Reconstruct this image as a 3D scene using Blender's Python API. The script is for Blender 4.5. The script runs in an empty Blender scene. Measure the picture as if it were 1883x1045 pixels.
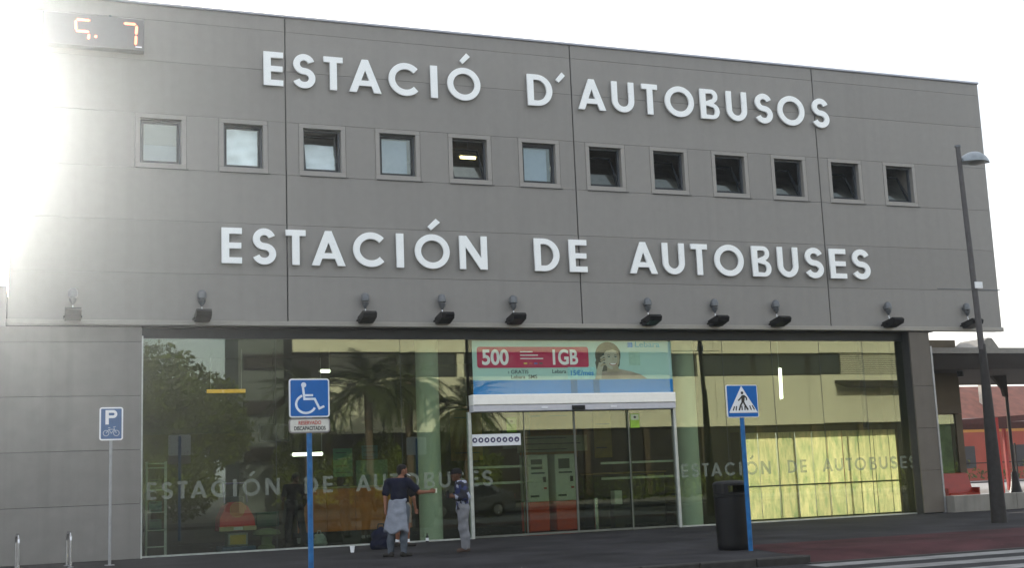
import bpy, math, random
import numpy as np
from mathutils import Matrix, Vector

random.seed(7)
rng = np.random.default_rng(7)
sc = bpy.context.scene
col = sc.collection
R = math.radians

# ------------------------------------------------------------------ camera
cam_d = bpy.data.cameras.new("camera")
cam = bpy.data.objects.new("camera", cam_d)
col.objects.link(cam)
cam_d.sensor_width = 36.0
cam_d.lens = 43.834
cam_d.clip_start = 0.1
cam_d.clip_end = 6000.0
rr = Vector((0.93308048, -0.35751344, -0.03930586))
uu = Vector((-0.01944658, -0.1592718, 0.98704322))
ff = Vector((0.35914154, 0.9202264, 0.15556582))
m = Matrix((rr, uu, -ff)).transposed().to_4x4()
m.translation = Vector((0.0, -28.6, 1.366))
cam.matrix_world = m
sc.camera = cam

# ------------------------------------------------------------------ sky, sun, exposure
SUN_EL, SUN_AZ = 16.2, -5.3          # azimuth measured from +Y (behind the station) towards +X
world = bpy.data.worlds.new("World")
sc.world = world
world.use_nodes = True
wn, wl = world.node_tree.nodes, world.node_tree.links
wn.clear()
w_out = wn.new("ShaderNodeOutputWorld")
w_bg = wn.new("ShaderNodeBackground")
w_sky = wn.new("ShaderNodeTexSky")
w_sky.sky_type = 'NISHITA'
w_sky.sun_disc = False
w_sky.sun_elevation = R(SUN_EL)
w_sky.sun_rotation = R(SUN_AZ)
w_sky.air_density = 1.0
w_sky.dust_density = 3.0
w_sky.ozone_density = 1.0
# thin bright cloud veil over the whole sky
w_tc = wn.new("ShaderNodeTexCoord")
w_map = wn.new("ShaderNodeMapping"); w_map.inputs['Scale'].default_value = (1.0, 1.0, 2.6)
w_nz = wn.new("ShaderNodeTexNoise"); w_nz.inputs['Scale'].default_value = 2.3; w_nz.inputs['Detail'].default_value = 7
w_nz.inputs['Roughness'].default_value = 0.58
w_rp = wn.new("ShaderNodeMapRange"); w_rp.inputs['From Min'].default_value = 0.40; w_rp.inputs['From Max'].default_value = 0.66
w_rp.inputs['To Min'].default_value = 0.25; w_rp.inputs['To Max'].default_value = 0.85
w_mix = wn.new("ShaderNodeMix"); w_mix.data_type = 'RGBA'
w_mix.inputs['B'].default_value = (9.0, 9.2, 9.6, 1.0)
wl.new(w_tc.outputs['Generated'], w_map.inputs['Vector'])
wl.new(w_map.outputs['Vector'], w_nz.inputs['Vector'])
wl.new(w_nz.outputs['Fac'], w_rp.inputs['Value'])
wl.new(w_rp.outputs['Result'], w_mix.inputs['Factor'])
wl.new(w_sky.outputs['Color'], w_mix.inputs['A'])
wl.new(w_mix.outputs['Result'], w_bg.inputs['Color'])
w_bg.inputs['Strength'].default_value = 0.10
wl.new(w_bg.outputs['Background'], w_out.inputs['Surface'])

sun_d = bpy.data.lights.new("sun", 'SUN')
sun_d.energy = 4.0
sun_d.angle = R(0.5)
sun_d.color = (1.0, 0.94, 0.84)
sun = bpy.data.objects.new("sun", sun_d)
col.objects.link(sun)
to_sun = Vector((math.sin(R(SUN_AZ)) * math.cos(R(SUN_EL)), math.cos(R(SUN_AZ)) * math.cos(R(SUN_EL)), math.sin(R(SUN_EL))))
sun.rotation_euler = to_sun.to_track_quat('Z', 'Y').to_euler()
sun.location = (-10, 40, 30)

sc.view_settings.view_transform = 'Standard'
sc.view_settings.look = 'None'
sc.view_settings.gamma = 1.0
sc.view_settings.use_curve_mapping = False
sc.view_settings.exposure = 1.22
sc.cycles.use_denoising = True
sc.cycles.max_bounces = 8
sc.cycles.transparent_max_bounces = 24
sc.cycles.sample_clamp_indirect = 8.0

# ------------------------------------------------------------------ materials
MATS = {}
def mat(name, color, rough=0.6, metal=0.0, var=0.12, scale=8.0, bump=0.0, bscale=60.0, spec=0.5, emit=None, estr=0.0,
        streak=0.0, alpha=1.0, trans=0.0):
    if name in MATS: return MATS[name]
    if spec == 0.5 and rough >= 0.5 and metal == 0: spec = 0.15      # dusty, matte surfaces
    mt = bpy.data.materials.new(name); mt.use_nodes = True
    n, l = mt.node_tree.nodes, mt.node_tree.links
    b = n['Principled BSDF']
    b.inputs['Roughness'].default_value = rough
    b.inputs['Metallic'].default_value = metal
    b.inputs['Specular IOR Level'].default_value = spec
    tc = n.new('ShaderNodeTexCoord')
    nz = n.new('ShaderNodeTexNoise'); nz.inputs['Scale'].default_value = scale; nz.inputs['Detail'].default_value = 6
    l.new(tc.outputs['Object'], nz.inputs['Vector'])
    mr = n.new('ShaderNodeMapRange')
    mr.inputs['From Min'].default_value = 0.3; mr.inputs['From Max'].default_value = 0.7
    mr.inputs['To Min'].default_value = 1 - var; mr.inputs['To Max'].default_value = 1 + var
    l.new(nz.outputs['Fac'], mr.inputs['Value'])
    mx = n.new('ShaderNodeMix'); mx.data_type = 'RGBA'; mx.blend_type = 'MULTIPLY'
    mx.inputs['Factor'].default_value = 1.0
    mx.inputs['A'].default_value = (*color, 1)
    l.new(mr.outputs['Result'], mx.inputs['B'])
    out = mx.outputs['Result']
    if streak:
        mp = n.new('ShaderNodeMapping'); mp.inputs['Scale'].default_value = (2.6, 1.0, 0.09)
        l.new(tc.outputs['Object'], mp.inputs['Vector'])
        n2 = n.new('ShaderNodeTexNoise'); n2.inputs['Scale'].default_value = 1.6; n2.inputs['Detail'].default_value = 8
        l.new(mp.outputs['Vector'], n2.inputs['Vector'])
        m2 = n.new('ShaderNodeMapRange'); m2.inputs['From Min'].default_value = 0.45; m2.inputs['From Max'].default_value = 0.75
        m2.inputs['To Min'].default_value = 1.0; m2.inputs['To Max'].default_value = 1 - streak
        l.new(n2.outputs['Fac'], m2.inputs['Value'])
        x2 = n.new('ShaderNodeMix'); x2.data_type = 'RGBA'; x2.blend_type = 'MULTIPLY'; x2.inputs['Factor'].default_value = 1.0
        l.new(out, x2.inputs['A']); l.new(m2.outputs['Result'], x2.inputs['B'])
        out = x2.outputs['Result']
    l.new(out, b.inputs['Base Color'])
    rv = n.new('ShaderNodeMapRange')
    rv.inputs['To Min'].default_value = max(0.02, rough - 0.08); rv.inputs['To Max'].default_value = min(1, rough + 0.08)
    l.new(nz.outputs['Fac'], rv.inputs['Value']); l.new(rv.outputs['Result'], b.inputs['Roughness'])
    if bump:
        nb = n.new('ShaderNodeTexNoise'); nb.inputs['Scale'].default_value = bscale; nb.inputs['Detail'].default_value = 5
        l.new(tc.outputs['Object'], nb.inputs['Vector'])
        bp = n.new('ShaderNodeBump'); bp.inputs['Strength'].default_value = bump; bp.inputs['Distance'].default_value = 0.02
        l.new(nb.outputs['Fac'], bp.inputs['Height']); l.new(bp.outputs['Normal'], b.inputs['Normal'])
    if emit:
        b.inputs['Emission Color'].default_value = (*emit, 1); b.inputs['Emission Strength'].default_value = estr
    if trans:
        b.inputs['Transmission Weight'].default_value = trans
    MATS[name] = mt
    return mt

def glass_mat(name, tint, ior, rough=0.0, wav=0.0):
    mt = bpy.data.materials.new(name); mt.use_nodes = True
    n, l = mt.node_tree.nodes, mt.node_tree.links
    n.clear()
    o = n.new('ShaderNodeOutputMaterial')
    tr = n.new('ShaderNodeBsdfTransparent'); tr.inputs['Color'].default_value = (*tint, 1)
    gl = n.new('ShaderNodeBsdfGlossy'); gl.inputs['Roughness'].default_value = rough; gl.inputs['Color'].default_value = (0.93, 1.0, 0.90, 1)
    fr = n.new('ShaderNodeFresnel')
    ge = n.new('ShaderNodeNewGeometry'); im = n.new('ShaderNodeMix')      # same reflectance on both faces of the thin pane
    im.inputs['A'].default_value = ior; im.inputs['B'].default_value = 1.0 / ior
    l.new(ge.outputs['Backfacing'], im.inputs['Factor']); l.new(im.outputs['Result'], fr.inputs['IOR'])
    mx = n.new('ShaderNodeMixShader')
    if wav:
        tc = n.new('ShaderNodeTexCoord'); nz = n.new('ShaderNodeTexNoise'); nz.inputs['Scale'].default_value = 0.55; nz.inputs['Detail'].default_value = 1
        l.new(tc.outputs['Object'], nz.inputs['Vector'])
        bp = n.new('ShaderNodeBump'); bp.inputs['Strength'].default_value = wav; bp.inputs['Distance'].default_value = 0.02
        l.new(nz.outputs['Fac'], bp.inputs['Height']); l.new(bp.outputs['Normal'], gl.inputs['Normal'])
    l.new(fr.outputs['Fac'], mx.inputs['Fac']); l.new(tr.outputs['BSDF'], mx.inputs[1]); l.new(gl.outputs['BSDF'], mx.inputs[2])
    l.new(mx.outputs['Shader'], o.inputs['Surface'])
    MATS[name] = mt
    return mt

def panel_variation(mt, amt):
    n, l = mt.node_tree.nodes, mt.node_tree.links
    b = n['Principled BSDF']; src = b.inputs['Base Color'].links[0].from_socket
    oi = n.new('ShaderNodeObjectInfo'); mr = n.new('ShaderNodeMapRange'); mr.inputs['To Min'].default_value = 1 - amt; mr.inputs['To Max'].default_value = 1 + amt
    l.new(oi.outputs['Random'], mr.inputs['Value'])
    mx = n.new('ShaderNodeMix'); mx.data_type = 'RGBA'; mx.blend_type = 'MULTIPLY'; mx.inputs['Factor'].default_value = 1
    l.new(src, mx.inputs['A']); l.new(mr.outputs['Result'], mx.inputs['B']); l.new(mx.outputs['Result'], b.inputs['Base Color'])
def wall_material():
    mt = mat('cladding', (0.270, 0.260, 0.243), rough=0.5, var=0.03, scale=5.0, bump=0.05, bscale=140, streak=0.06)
    panel_variation(mt, .035)
    return mt
M_wall = wall_material()
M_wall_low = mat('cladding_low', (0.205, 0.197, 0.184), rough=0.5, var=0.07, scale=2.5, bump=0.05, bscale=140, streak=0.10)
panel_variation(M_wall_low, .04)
M_lip = mat('drip_metal', (0.30, 0.285, 0.255), rough=0.35, var=0.05)
M_coping = mat('coping_metal', (0.40, 0.42, 0.48), rough=0.35, var=0.05)
M_back = mat('joint_backing', (0.05, 0.05, 0.05), rough=0.9)
M_trim = mat('window_trim', (0.280, 0.266, 0.244), rough=0.4, var=0.04)
M_dark = mat('dark_frame', (0.02, 0.024, 0.028), rough=0.4, spec=0.25)
M_sash = mat('sash_grey', (0.06, 0.07, 0.08), rough=0.35)
M_white = mat('white_paint', (0.82, 0.84, 0.84), rough=0.35, var=0.03)
M_letter = mat('letter_white', (0.93, 0.96, 0.95), rough=0.3, var=0.03, scale=3)
M_black = mat('black_metal', (0.010, 0.010, 0.011), rough=0.45, spec=0.2)
M_lampgrey = mat('lamp_grey', (0.13, 0.14, 0.15), rough=0.4, metal=0.3)
M_galv = mat('galvanised', (0.33, 0.34, 0.35), rough=0.4, metal=0.5)
M_steel = mat('brushed_steel', (0.55, 0.55, 0.55), rough=0.25, metal=0.9)
M_alu = mat('aluminium', (0.50, 0.53, 0.50), rough=0.35, metal=0.4)
M_blue = mat('sign_blue', (0.004, 0.12, 0.42), rough=0.35, var=0.05, spec=0.2)
M_blue_dull = mat('sign_blue_faded', (0.05, 0.12, 0.27), rough=0.4, var=0.12, scale=5)
M_signwhite = mat('sign_white', (0.78, 0.80, 0.82), rough=0.35, var=0.04)
M_bluepole = mat('blue_pole', (0.02, 0.13, 0.33), rough=0.45, spec=0.2, var=0.28, scale=7)
M_signblack = mat('sign_black', (0.012, 0.012, 0.012), rough=0.4)
M_signred = mat('sign_red', (0.45, 0.05, 0.03), rough=0.4)
M_pave = mat('pavement', (0.029, 0.028, 0.030), rough=0.9, var=0.3, scale=1.3, bump=0.5, bscale=30, spec=0.12)
def stained(mt, sc1, lo_, hi_):
    n, l = mt.node_tree.nodes, mt.node_tree.links
    b = n['Principled BSDF']; src = b.inputs['Base Color'].links[0].from_socket
    tc = n.new('ShaderNodeTexCoord'); nz = n.new('ShaderNodeTexNoise'); nz.inputs['Scale'].default_value = sc1; nz.inputs['Detail'].default_value = 3
    l.new(tc.outputs['Object'], nz.inputs['Vector'])
    mr = n.new('ShaderNodeMapRange'); mr.inputs['From Min'].default_value = .35; mr.inputs['From Max'].default_value = .65; mr.inputs['To Min'].default_value = lo_; mr.inputs['To Max'].default_value = hi_
    l.new(nz.outputs['Fac'], mr.inputs['Value'])
    vo = n.new('ShaderNodeTexVoronoi'); vo.inputs['Scale'].default_value = 2.6; l.new(tc.outputs['Object'], vo.inputs['Vector'])
    sp = n.new('ShaderNodeMapRange'); sp.inputs['From Min'].default_value = .06; sp.inputs['From Max'].default_value = .09; sp.inputs['To Min'].default_value = 1.9; sp.inputs['To Max'].default_value = 1.0
    l.new(vo.outputs['Distance'], sp.inputs['Value'])
    mm = n.new('ShaderNodeMath'); mm.operation = 'MULTIPLY'; l.new(mr.outputs['Result'], mm.inputs[0]); l.new(sp.outputs['Result'], mm.inputs[1])
    mx = n.new('ShaderNodeMix'); mx.data_type = 'RGBA'; mx.blend_type = 'MULTIPLY'; mx.inputs['Factor'].default_value = 1
    l.new(src, mx.inputs['A']); l.new(mm.outputs['Value'], mx.inputs['B']); l.new(mx.outputs['Result'], b.inputs['Base Color'])
stained(M_pave, .5, .75, 1.25)
M_asphalt = mat('asphalt', (0.028, 0.028, 0.03), rough=0.85, var=0.2, scale=1.0, bump=0.6, bscale=60, spec=0.15)
M_red_pave = mat('red_paving', (0.055, 0.022, 0.024), rough=0.9, var=0.3, scale=1.5, bump=0.4, bscale=40, spec=0.12)
stained(M_red_pave, .6, .7, 1.25)
M_kerb = mat('kerb_stone', (0.045, 0.043, 0.041), rough=0.85, var=0.2, scale=5)
M_stripe = mat('road_paint', (0.20, 0.20, 0.195), rough=0.7, var=0.35, scale=2.5)
M_ground = mat('far_ground', (0.16, 0.15, 0.13), rough=0.95, var=0.2, scale=0.05)
M_glass = glass_mat('shop_glass', (0.71, 0.77, 0.68), 2.0, 0.0, 0.0)
M_wglass = glass_mat('window_glass', (0.90, 0.93, 0.94), 1.75, 0.0, 0.0)
M_doorglass = glass_mat('door_glass', (0.74, 0.80, 0.71), 1.9, 0.0, 0.0)
M_clear = glass_mat('clear_glass', (0.95, 0.98, 0.95), 1.5, 0.0, 0.0)
M_inner = mat('hall_wall', (0.085, 0.066, 0.028), rough=0.8, var=0.15, scale=0.8)
M_innerdark = mat('hall_dark', (0.05, 0.05, 0.04), rough=0.7)
M_ceil = mat('hall_ceiling', (0.10, 0.105, 0.095), rough=0.8)
M_floor = mat('hall_floor', (0.025, 0.023, 0.021), rough=0.25, var=0.2)
M_room = mat('upper_room', (0.30, 0.28, 0.24), rough=0.9)
M_column = mat('column_paint', (0.84, 0.88, 0.86), rough=0.5, var=0.05, scale=2)
M_wood = mat('counter_wood', (0.72, 0.22, 0.035), rough=0.4, var=0.25, scale=2.0)
M_skin = mat('skin', (0.22, 0.10, 0.06), rough=0.5, var=0.06)
M_skin_dark = mat('skin_dark', (0.10, 0.05, 0.03), rough=0.5, var=0.06)
M_hair = mat('hair_black', (0.012, 0.01, 0.009), rough=0.6, var=0.3, scale=60, bump=0.5, bscale=200)
M_navy = mat('navy_cloth', (0.006, 0.008, 0.022), rough=0.9, var=0.2, scale=20, bump=0.3, bscale=60)
M_blackcloth = mat('black_cloth', (0.008, 0.008, 0.010), rough=0.9, var=0.2, scale=20)
M_greycloth = mat('grey_jersey', (0.21, 0.23, 0.27), rough=0.95, var=0.10, scale=12, bump=0.4, bscale=50)
M_jeans = mat('jeans', (0.085, 0.10, 0.12), rough=0.9, var=0.25, scale=9, bump=0.3, bscale=70)
M_lighttrouser = mat('light_trousers', (0.19, 0.195, 0.21), rough=0.9, var=0.15, scale=8, bump=0.4, bscale=40)
M_shoe = mat('dark_shoe', (0.02, 0.018, 0.016), rough=0.5)
M_shoe_brown = mat('brown_shoe', (0.07, 0.045, 0.035), rough=0.6)
M_shorts = mat('khaki_shorts', (0.20, 0.18, 0.14), rough=0.9)
M_leaf = mat('leaf_green', (0.085, 0.105, 0.016), rough=0.55, var=0.5, scale=0.9, trans=0.0)
M_palm = mat('palm_green', (0.042, 0.052, 0.014), rough=0.55, var=0.35, scale=1.2)
M_bark = mat('bark', (0.10, 0.075, 0.05), rough=0.95, var=0.3, scale=6, bump=0.8, bscale=12)
M_cream = mat('cream_render', (0.50, 0.47, 0.35), rough=0.85, var=0.06, scale=0.3)
M_redwall = mat('red_render', (0.36, 0.07, 0.045), rough=0.85, var=0.12, scale=0.8)
M_ochre = mat('ochre_render', (0.55, 0.25, 0.05), rough=0.85, var=0.1)
M_rooftile = mat('roof_tile', (0.22, 0.085, 0.06), rough=0.85, var=0.25, scale=1.5)
M_maroon = mat('maroon_steel', (0.07, 0.018, 0.015), rough=0.5, var=0.2)
M_redpost = mat('red_post', (0.50, 0.02, 0.012), rough=0.45, var=0.1)
M_concrete = mat('concrete_wall', (0.24, 0.23, 0.205), rough=0.85, var=0.15, scale=1.8, bump=0.3, bscale=30, streak=0.25)
M_plaster = mat('dark_plaster', (0.10, 0.08, 0.055), rough=0.8, var=0.15, scale=1.5)
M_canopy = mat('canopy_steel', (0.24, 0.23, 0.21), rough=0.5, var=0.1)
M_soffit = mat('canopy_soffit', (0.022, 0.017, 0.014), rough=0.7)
M_terracotta = mat('chimney_render', (0.55, 0.50, 0.42), rough=0.85, var=0.1)
M_seatred = mat('red_seat', (0.26, 0.018, 0.006), rough=0.45, var=0.15, scale=4)
M_led = mat('led_red', (0.9, 0.3, 0.2), rough=0.4, emit=(1.0, 0.20, 0.09), estr=1.9, var=0.02)
M_tube = mat('lamp_tube', (0.9, 0.9, 0.85), rough=0.4, emit=(1.0, 1.0, 0.85), estr=3.0, var=0.02)
M_bulb = mat('lamp_bulb', (0.9, 0.85, 0.6), rough=0.4, emit=(1.0, 0.80, 0.35), estr=4.0, var=0.02)
M_clockgrey = mat('clock_housing', (0.14, 0.145, 0.15), rough=0.5, var=0.05)
def vinyl_mat():
    mt = bpy.data.materials.new('frosted_vinyl'); mt.use_nodes = True
    n, l = mt.node_tree.nodes, mt.node_tree.links; n.clear()
    o = n.new('ShaderNodeOutputMaterial'); d = n.new('ShaderNodeBsdfDiffuse'); d.inputs['Color'].default_value = (.42,.45,.40,1)
    tl = n.new('ShaderNodeBsdfTransparent'); tl.inputs['Color'].default_value = (.9,.93,.88,1)
    tc = n.new('ShaderNodeTexCoord'); nz = n.new('ShaderNodeTexNoise'); nz.inputs['Scale'].default_value = 3
    mr = n.new('ShaderNodeMapRange'); mr.inputs['To Min'].default_value = .64; mr.inputs['To Max'].default_value = .84
    l.new(tc.outputs['Object'], nz.inputs['Vector']); l.new(nz.outputs['Fac'], mr.inputs['Value'])
    mx = n.new('ShaderNodeMixShader'); l.new(mr.outputs['Result'], mx.inputs['Fac'])
    l.new(d.outputs['BSDF'], mx.inputs[1]); l.new(tl.outputs['BSDF'], mx.inputs[2]); l.new(mx.outputs['Shader'], o.inputs['Surface'])
    return mt
M_vinyl = vinyl_mat()
M_blind = mat('window_blind', (0.17, 0.16, 0.135), rough=0.8, var=0.06)
M_blind_grey = mat('window_blind_grey', (0.20, 0.21, 0.23), rough=0.8, var=0.05)
M_paper = mat('white_paper', (0.93, 0.95, 0.96), rough=0.8, var=0.12, scale=3)

# ------------------------------------------------------------------ mesh helpers
class MB:
    def __init__(s): s.v = []; s.f = []; s.mi = []
    def add(s, v, f, mi=0):
        o = len(s.v); s.v += [tuple(p) for p in v]; s.f += [tuple(i + o for i in q) for q in f]; s.mi += [mi] * len(f)
        return s
    def box(s, x0, y0, z0, x1, y1, z1, mi=0):
        v = [(x0,y0,z0),(x1,y0,z0),(x1,y1,z0),(x0,y1,z0),(x0,y0,z1),(x1,y0,z1),(x1,y1,z1),(x0,y1,z1)]
        return s.add(v, [(0,3,2,1),(4,5,6,7),(0,1,5,4),(1,2,6,5),(2,3,7,6),(3,0,4,7)], mi)
    def cbox(s, x0, y0, z0, x1, y1, z1, c=0.006, mi=0):
        """box with its front (-Y) edges chamfered"""
        v = [(x0,y0+c,z0),(x1,y0+c,z0),(x1,y0+c,z1),(x0,y0+c,z1),(x0+c,y0,z0+c),(x1-c,y0,z0+c),(x1-c,y0,z1-c),(x0+c,y0,z1-c),
             (x0,y1,z0),(x1,y1,z0),(x1,y1,z1),(x0,y1,z1)]
        f = [(4,5,6,7),(0,1,5,4),(1,2,6,5),(2,3,7,6),(3,0,4,7),(0,8,9,1),(1,9,10,2),(2,10,11,3),(3,11,8,0),(8,11,10,9)]
        return s.add(v, f, mi)
    def cyl(s, a, b, r0, r1=None, n=12, caps=True, mi=0):
        r1 = r0 if r1 is None else r1
        a, b = Vector(a), Vector(b); d = (b - a).normalized()
        x = d.orthogonal().normalized(); y = d.cross(x)
        v = []
        for c, r in ((a, r0), (b, r1)):
            for i in range(n):
                t = 2 * math.pi * i / n
                v.append(c + x * (r * math.cos(t)) + y * (r * math.sin(t)))
        f = [(i, (i + 1) % n, n + (i + 1) % n, n + i) for i in range(n)]
        if caps: f += [tuple(range(n - 1, -1, -1)), tuple(range(n, 2 * n))]
        return s.add(v, f, mi)
    def tube(s, pts, r, n=8, mi=0):
        for i in range(len(pts) - 1):
            ra = r[i] if isinstance(r, (list, tuple)) else r
            rb = r[i + 1] if isinstance(r, (list, tuple)) else r
            s.cyl(pts[i], pts[i + 1], ra, rb, n, True, mi)
        return s
    def lathe(s, prof, n=20, c=(0,0,0), mi=0, sx=1.0, sy=1.0):
        v = []; f = []
        for (r, z) in prof:
            for i in range(n):
                t = 2 * math.pi * i / n
                v.append((c[0] + sx * r * math.cos(t), c[1] + sy * r * math.sin(t), c[2] + z))
        for k in range(len(prof) - 1):
            for i in range(n):
                j = (i + 1) % n
                f.append((k*n+i, k*n+j, (k+1)*n+j, (k+1)*n+i))
        f.append(tuple(range(n - 1, -1, -1))); f.append(tuple((len(prof)-1)*n + i for i in range(n)))
        return s.add(v, f, mi)
    def prism_x(s, poly, x0, x1, mi=0):
        """polygon of (y,z) extruded along X"""
        n = len(poly)
        v = [(x0, p[0], p[1]) for p in poly] + [(x1, p[0], p[1]) for p in poly]
        f = [(i, (i+1)%n, n+(i+1)%n, n+i) for i in range(n)] + [tuple(range(n-1,-1,-1)), tuple(range(n, 2*n))]
        return s.add(v, f, mi)
    def prism_y(s, poly, y0, y1, mi=0):
        n = len(poly)
        v = [(p[0], y0, p[1]) for p in poly] + [(p[0], y1, p[1]) for p in poly]
        f = [(i, (i+1)%n, n+(i+1)%n, n+i) for i in range(n)] + [tuple(range(n-1,-1,-1)), tuple(range(n, 2*n))]
        return s.add(v, f, mi)
    def ribbon(s, pts, w, y0, y1, closed=False, mi=0):
        """flat stroke of width w along (x,z) points, thickness y0..y1"""
        P = [Vector((p[0], p[1])) for p in pts]; n = len(P); L = []; Rr = []
        for i in range(n):
            a = P[i-1] if (i > 0 or closed) else P[i]
            b = P[(i+1) % n] if (i < n-1 or closed) else P[i]
            d1 = (P[i]-a).normalized() if (P[i]-a).length > 1e-9 else (b-P[i]).normalized()
            d2 = (b-P[i]).normalized() if (b-P[i]).length > 1e-9 else d1
            t = (d1 + d2).normalized(); k = 1.0 / max(0.5, t.dot(d1))
            nn = Vector((-t.y, t.x)) * (w / 2 * k)
            L.append(P[i] + nn); Rr.append(P[i] - nn)
        v = []
        for y in (y0, y1):
            v += [(p.x, y, p.y) for p in L] + [(p.x, y, p.y) for p in Rr]
        f = []; m_ = n if closed else n - 1
        for i in range(m_):
            j = (i+1) % n
            f += [(i, j, n+j, n+i), (2*n+i, 3*n+i, 3*n+j, 2*n+j), (i, 2*n+i, 2*n+j, j), (n+i, n+j, 3*n+j, 3*n+i)]
        if not closed:
            f += [(0, n, 3*n, 2*n), (n-1, 3*n-1, 4*n-1, 2*n-1)]
        return s.add(v, f, mi)
    def mesh(s, name, mats):
        me = bpy.data.meshes.new(name)
        me.from_pydata(s.v, [], s.f)
        for mt in (mats if isinstance(mats, (list, tuple)) else [mats]): me.materials.append(mt)
        me.polygons.foreach_set('material_index', s.mi)
        me.update()
        fix_normals(me)
        return me
    def build(s, name, mats, parent=None, smooth=False, loc=None):
        return link(name, s.mesh(name, mats), parent, smooth, loc)

def fix_normals(me):
    import bmesh
    bm = bmesh.new(); bm.from_mesh(me)
    bmesh.ops.recalc_face_normals(bm, faces=bm.faces)
    bm.to_mesh(me); bm.free()

def link(name, me, parent=None, smooth=False, loc=None):
    o = bpy.data.objects.new(name, me); col.objects.link(o)
    if parent: o.parent = parent
    if loc: o.location = loc
    if smooth:
        me.polygons.foreach_set('use_smooth', [True] * len(me.polygons))
        try: me.set_sharp_from_angle(angle=R(38))
        except Exception: pass
    return o

def tag(o, label=None, cat=None, group=None, kind=None):
    if label: o['label'] = label
    if cat: o['category'] = cat
    if group: o['group'] = group
    if kind: o['kind'] = kind
    return o

def thing(name, label, cat, loc=(0,0,0), rz=0.0, group=None):
    o = bpy.data.objects.new(name, None); col.objects.link(o)
    o.location = loc; o.rotation_euler = (0, 0, rz); o.empty_display_size = 0.2
    return tag(o, label, cat, group)

def copy_tree(o, parent=None):
    c = o.copy(); col.objects.link(c)
    if parent: c.parent = parent
    for ch in [k for k in bpy.data.objects if k.parent == o]:
        copy_tree(ch, c)
    return c

def curve_mesh(loops, depth):
    """closed (x,z) loops (outer + holes) filled and extruded to a plate facing -Y, front at y=0"""
    cu = bpy.data.curves.new('outline', 'CURVE'); cu.dimensions = '2D'; cu.fill_mode = 'BOTH'; cu.extrude = depth / 2
    for lp in loops:
        sp = cu.splines.new('POLY'); sp.points.add(len(lp) - 1); sp.use_cyclic_u = True
        for i, p in enumerate(lp): sp.points[i].co = (p[0], p[1], 0, 1)
    return _curve_to_mesh(cu, depth)
def _curve_to_mesh(cu, depth):
    ob = bpy.data.objects.new('tmp', cu); col.objects.link(ob)
    dg = bpy.context.evaluated_depsgraph_get()
    me = bpy.data.meshes.new_from_object(ob.evaluated_get(dg))
    bpy.data.objects.remove(ob); bpy.data.curves.remove(cu)
    for v in me.vertices:
        x, y, z = v.co; v.co = (x, -z + depth / 2, y)
    me.materials.clear()
    return me
def text_mesh(txt, size, depth=0.004, bold=0.0, align='LEFT', sx=1.0):
    cu = bpy.data.curves.new('text', 'FONT'); cu.body = txt; cu.size = size; cu.extrude = depth / 2
    cu.offset = bold * size; cu.align_x = align
    me = _curve_to_mesh(cu, depth)
    if sx != 1.0:
        for v in me.vertices: v.co.x *= sx
    return me

def arc(cx, cz, rx, rz, a0, a1, n=18):
    return [(cx + rx * math.cos(R(a0 + (a1 - a0) * i / n)), cz + rz * math.sin(R(a0 + (a1 - a0) * i / n))) for i in range(n + 1)]
def ring(cx, cz, rx, rz, n=40):
    return arc(cx, cz, rx, rz, 0, 360 * (n - 1) / n, n - 1)
def rrect(x0, z0, x1, z1, r, n=5):
    return arc(x1-r, z1-r, r, r, 0, 90, n) + arc(x0+r, z1-r, r, r, 90, 180, n) + arc(x0+r, z0+r, r, r, 180, 270, n) + arc(x1-r, z0+r, r, r, 270, 360, n)
def stroke_loop(pts, w):
    P = [Vector(p) for p in pts]; n = len(P); L = []; Q = []
    for i in range(n):
        a = P[max(0, i-1)]; b = P[min(n-1, i+1)]
        t = (b - a).normalized(); nn = Vector((-t.y, t.x)) * (w / 2)
        L.append(P[i] + nn); Q.append(P[i] - nn)
    return [tuple(p) for p in L] + [tuple(p) for p in reversed(Q)]

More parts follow.
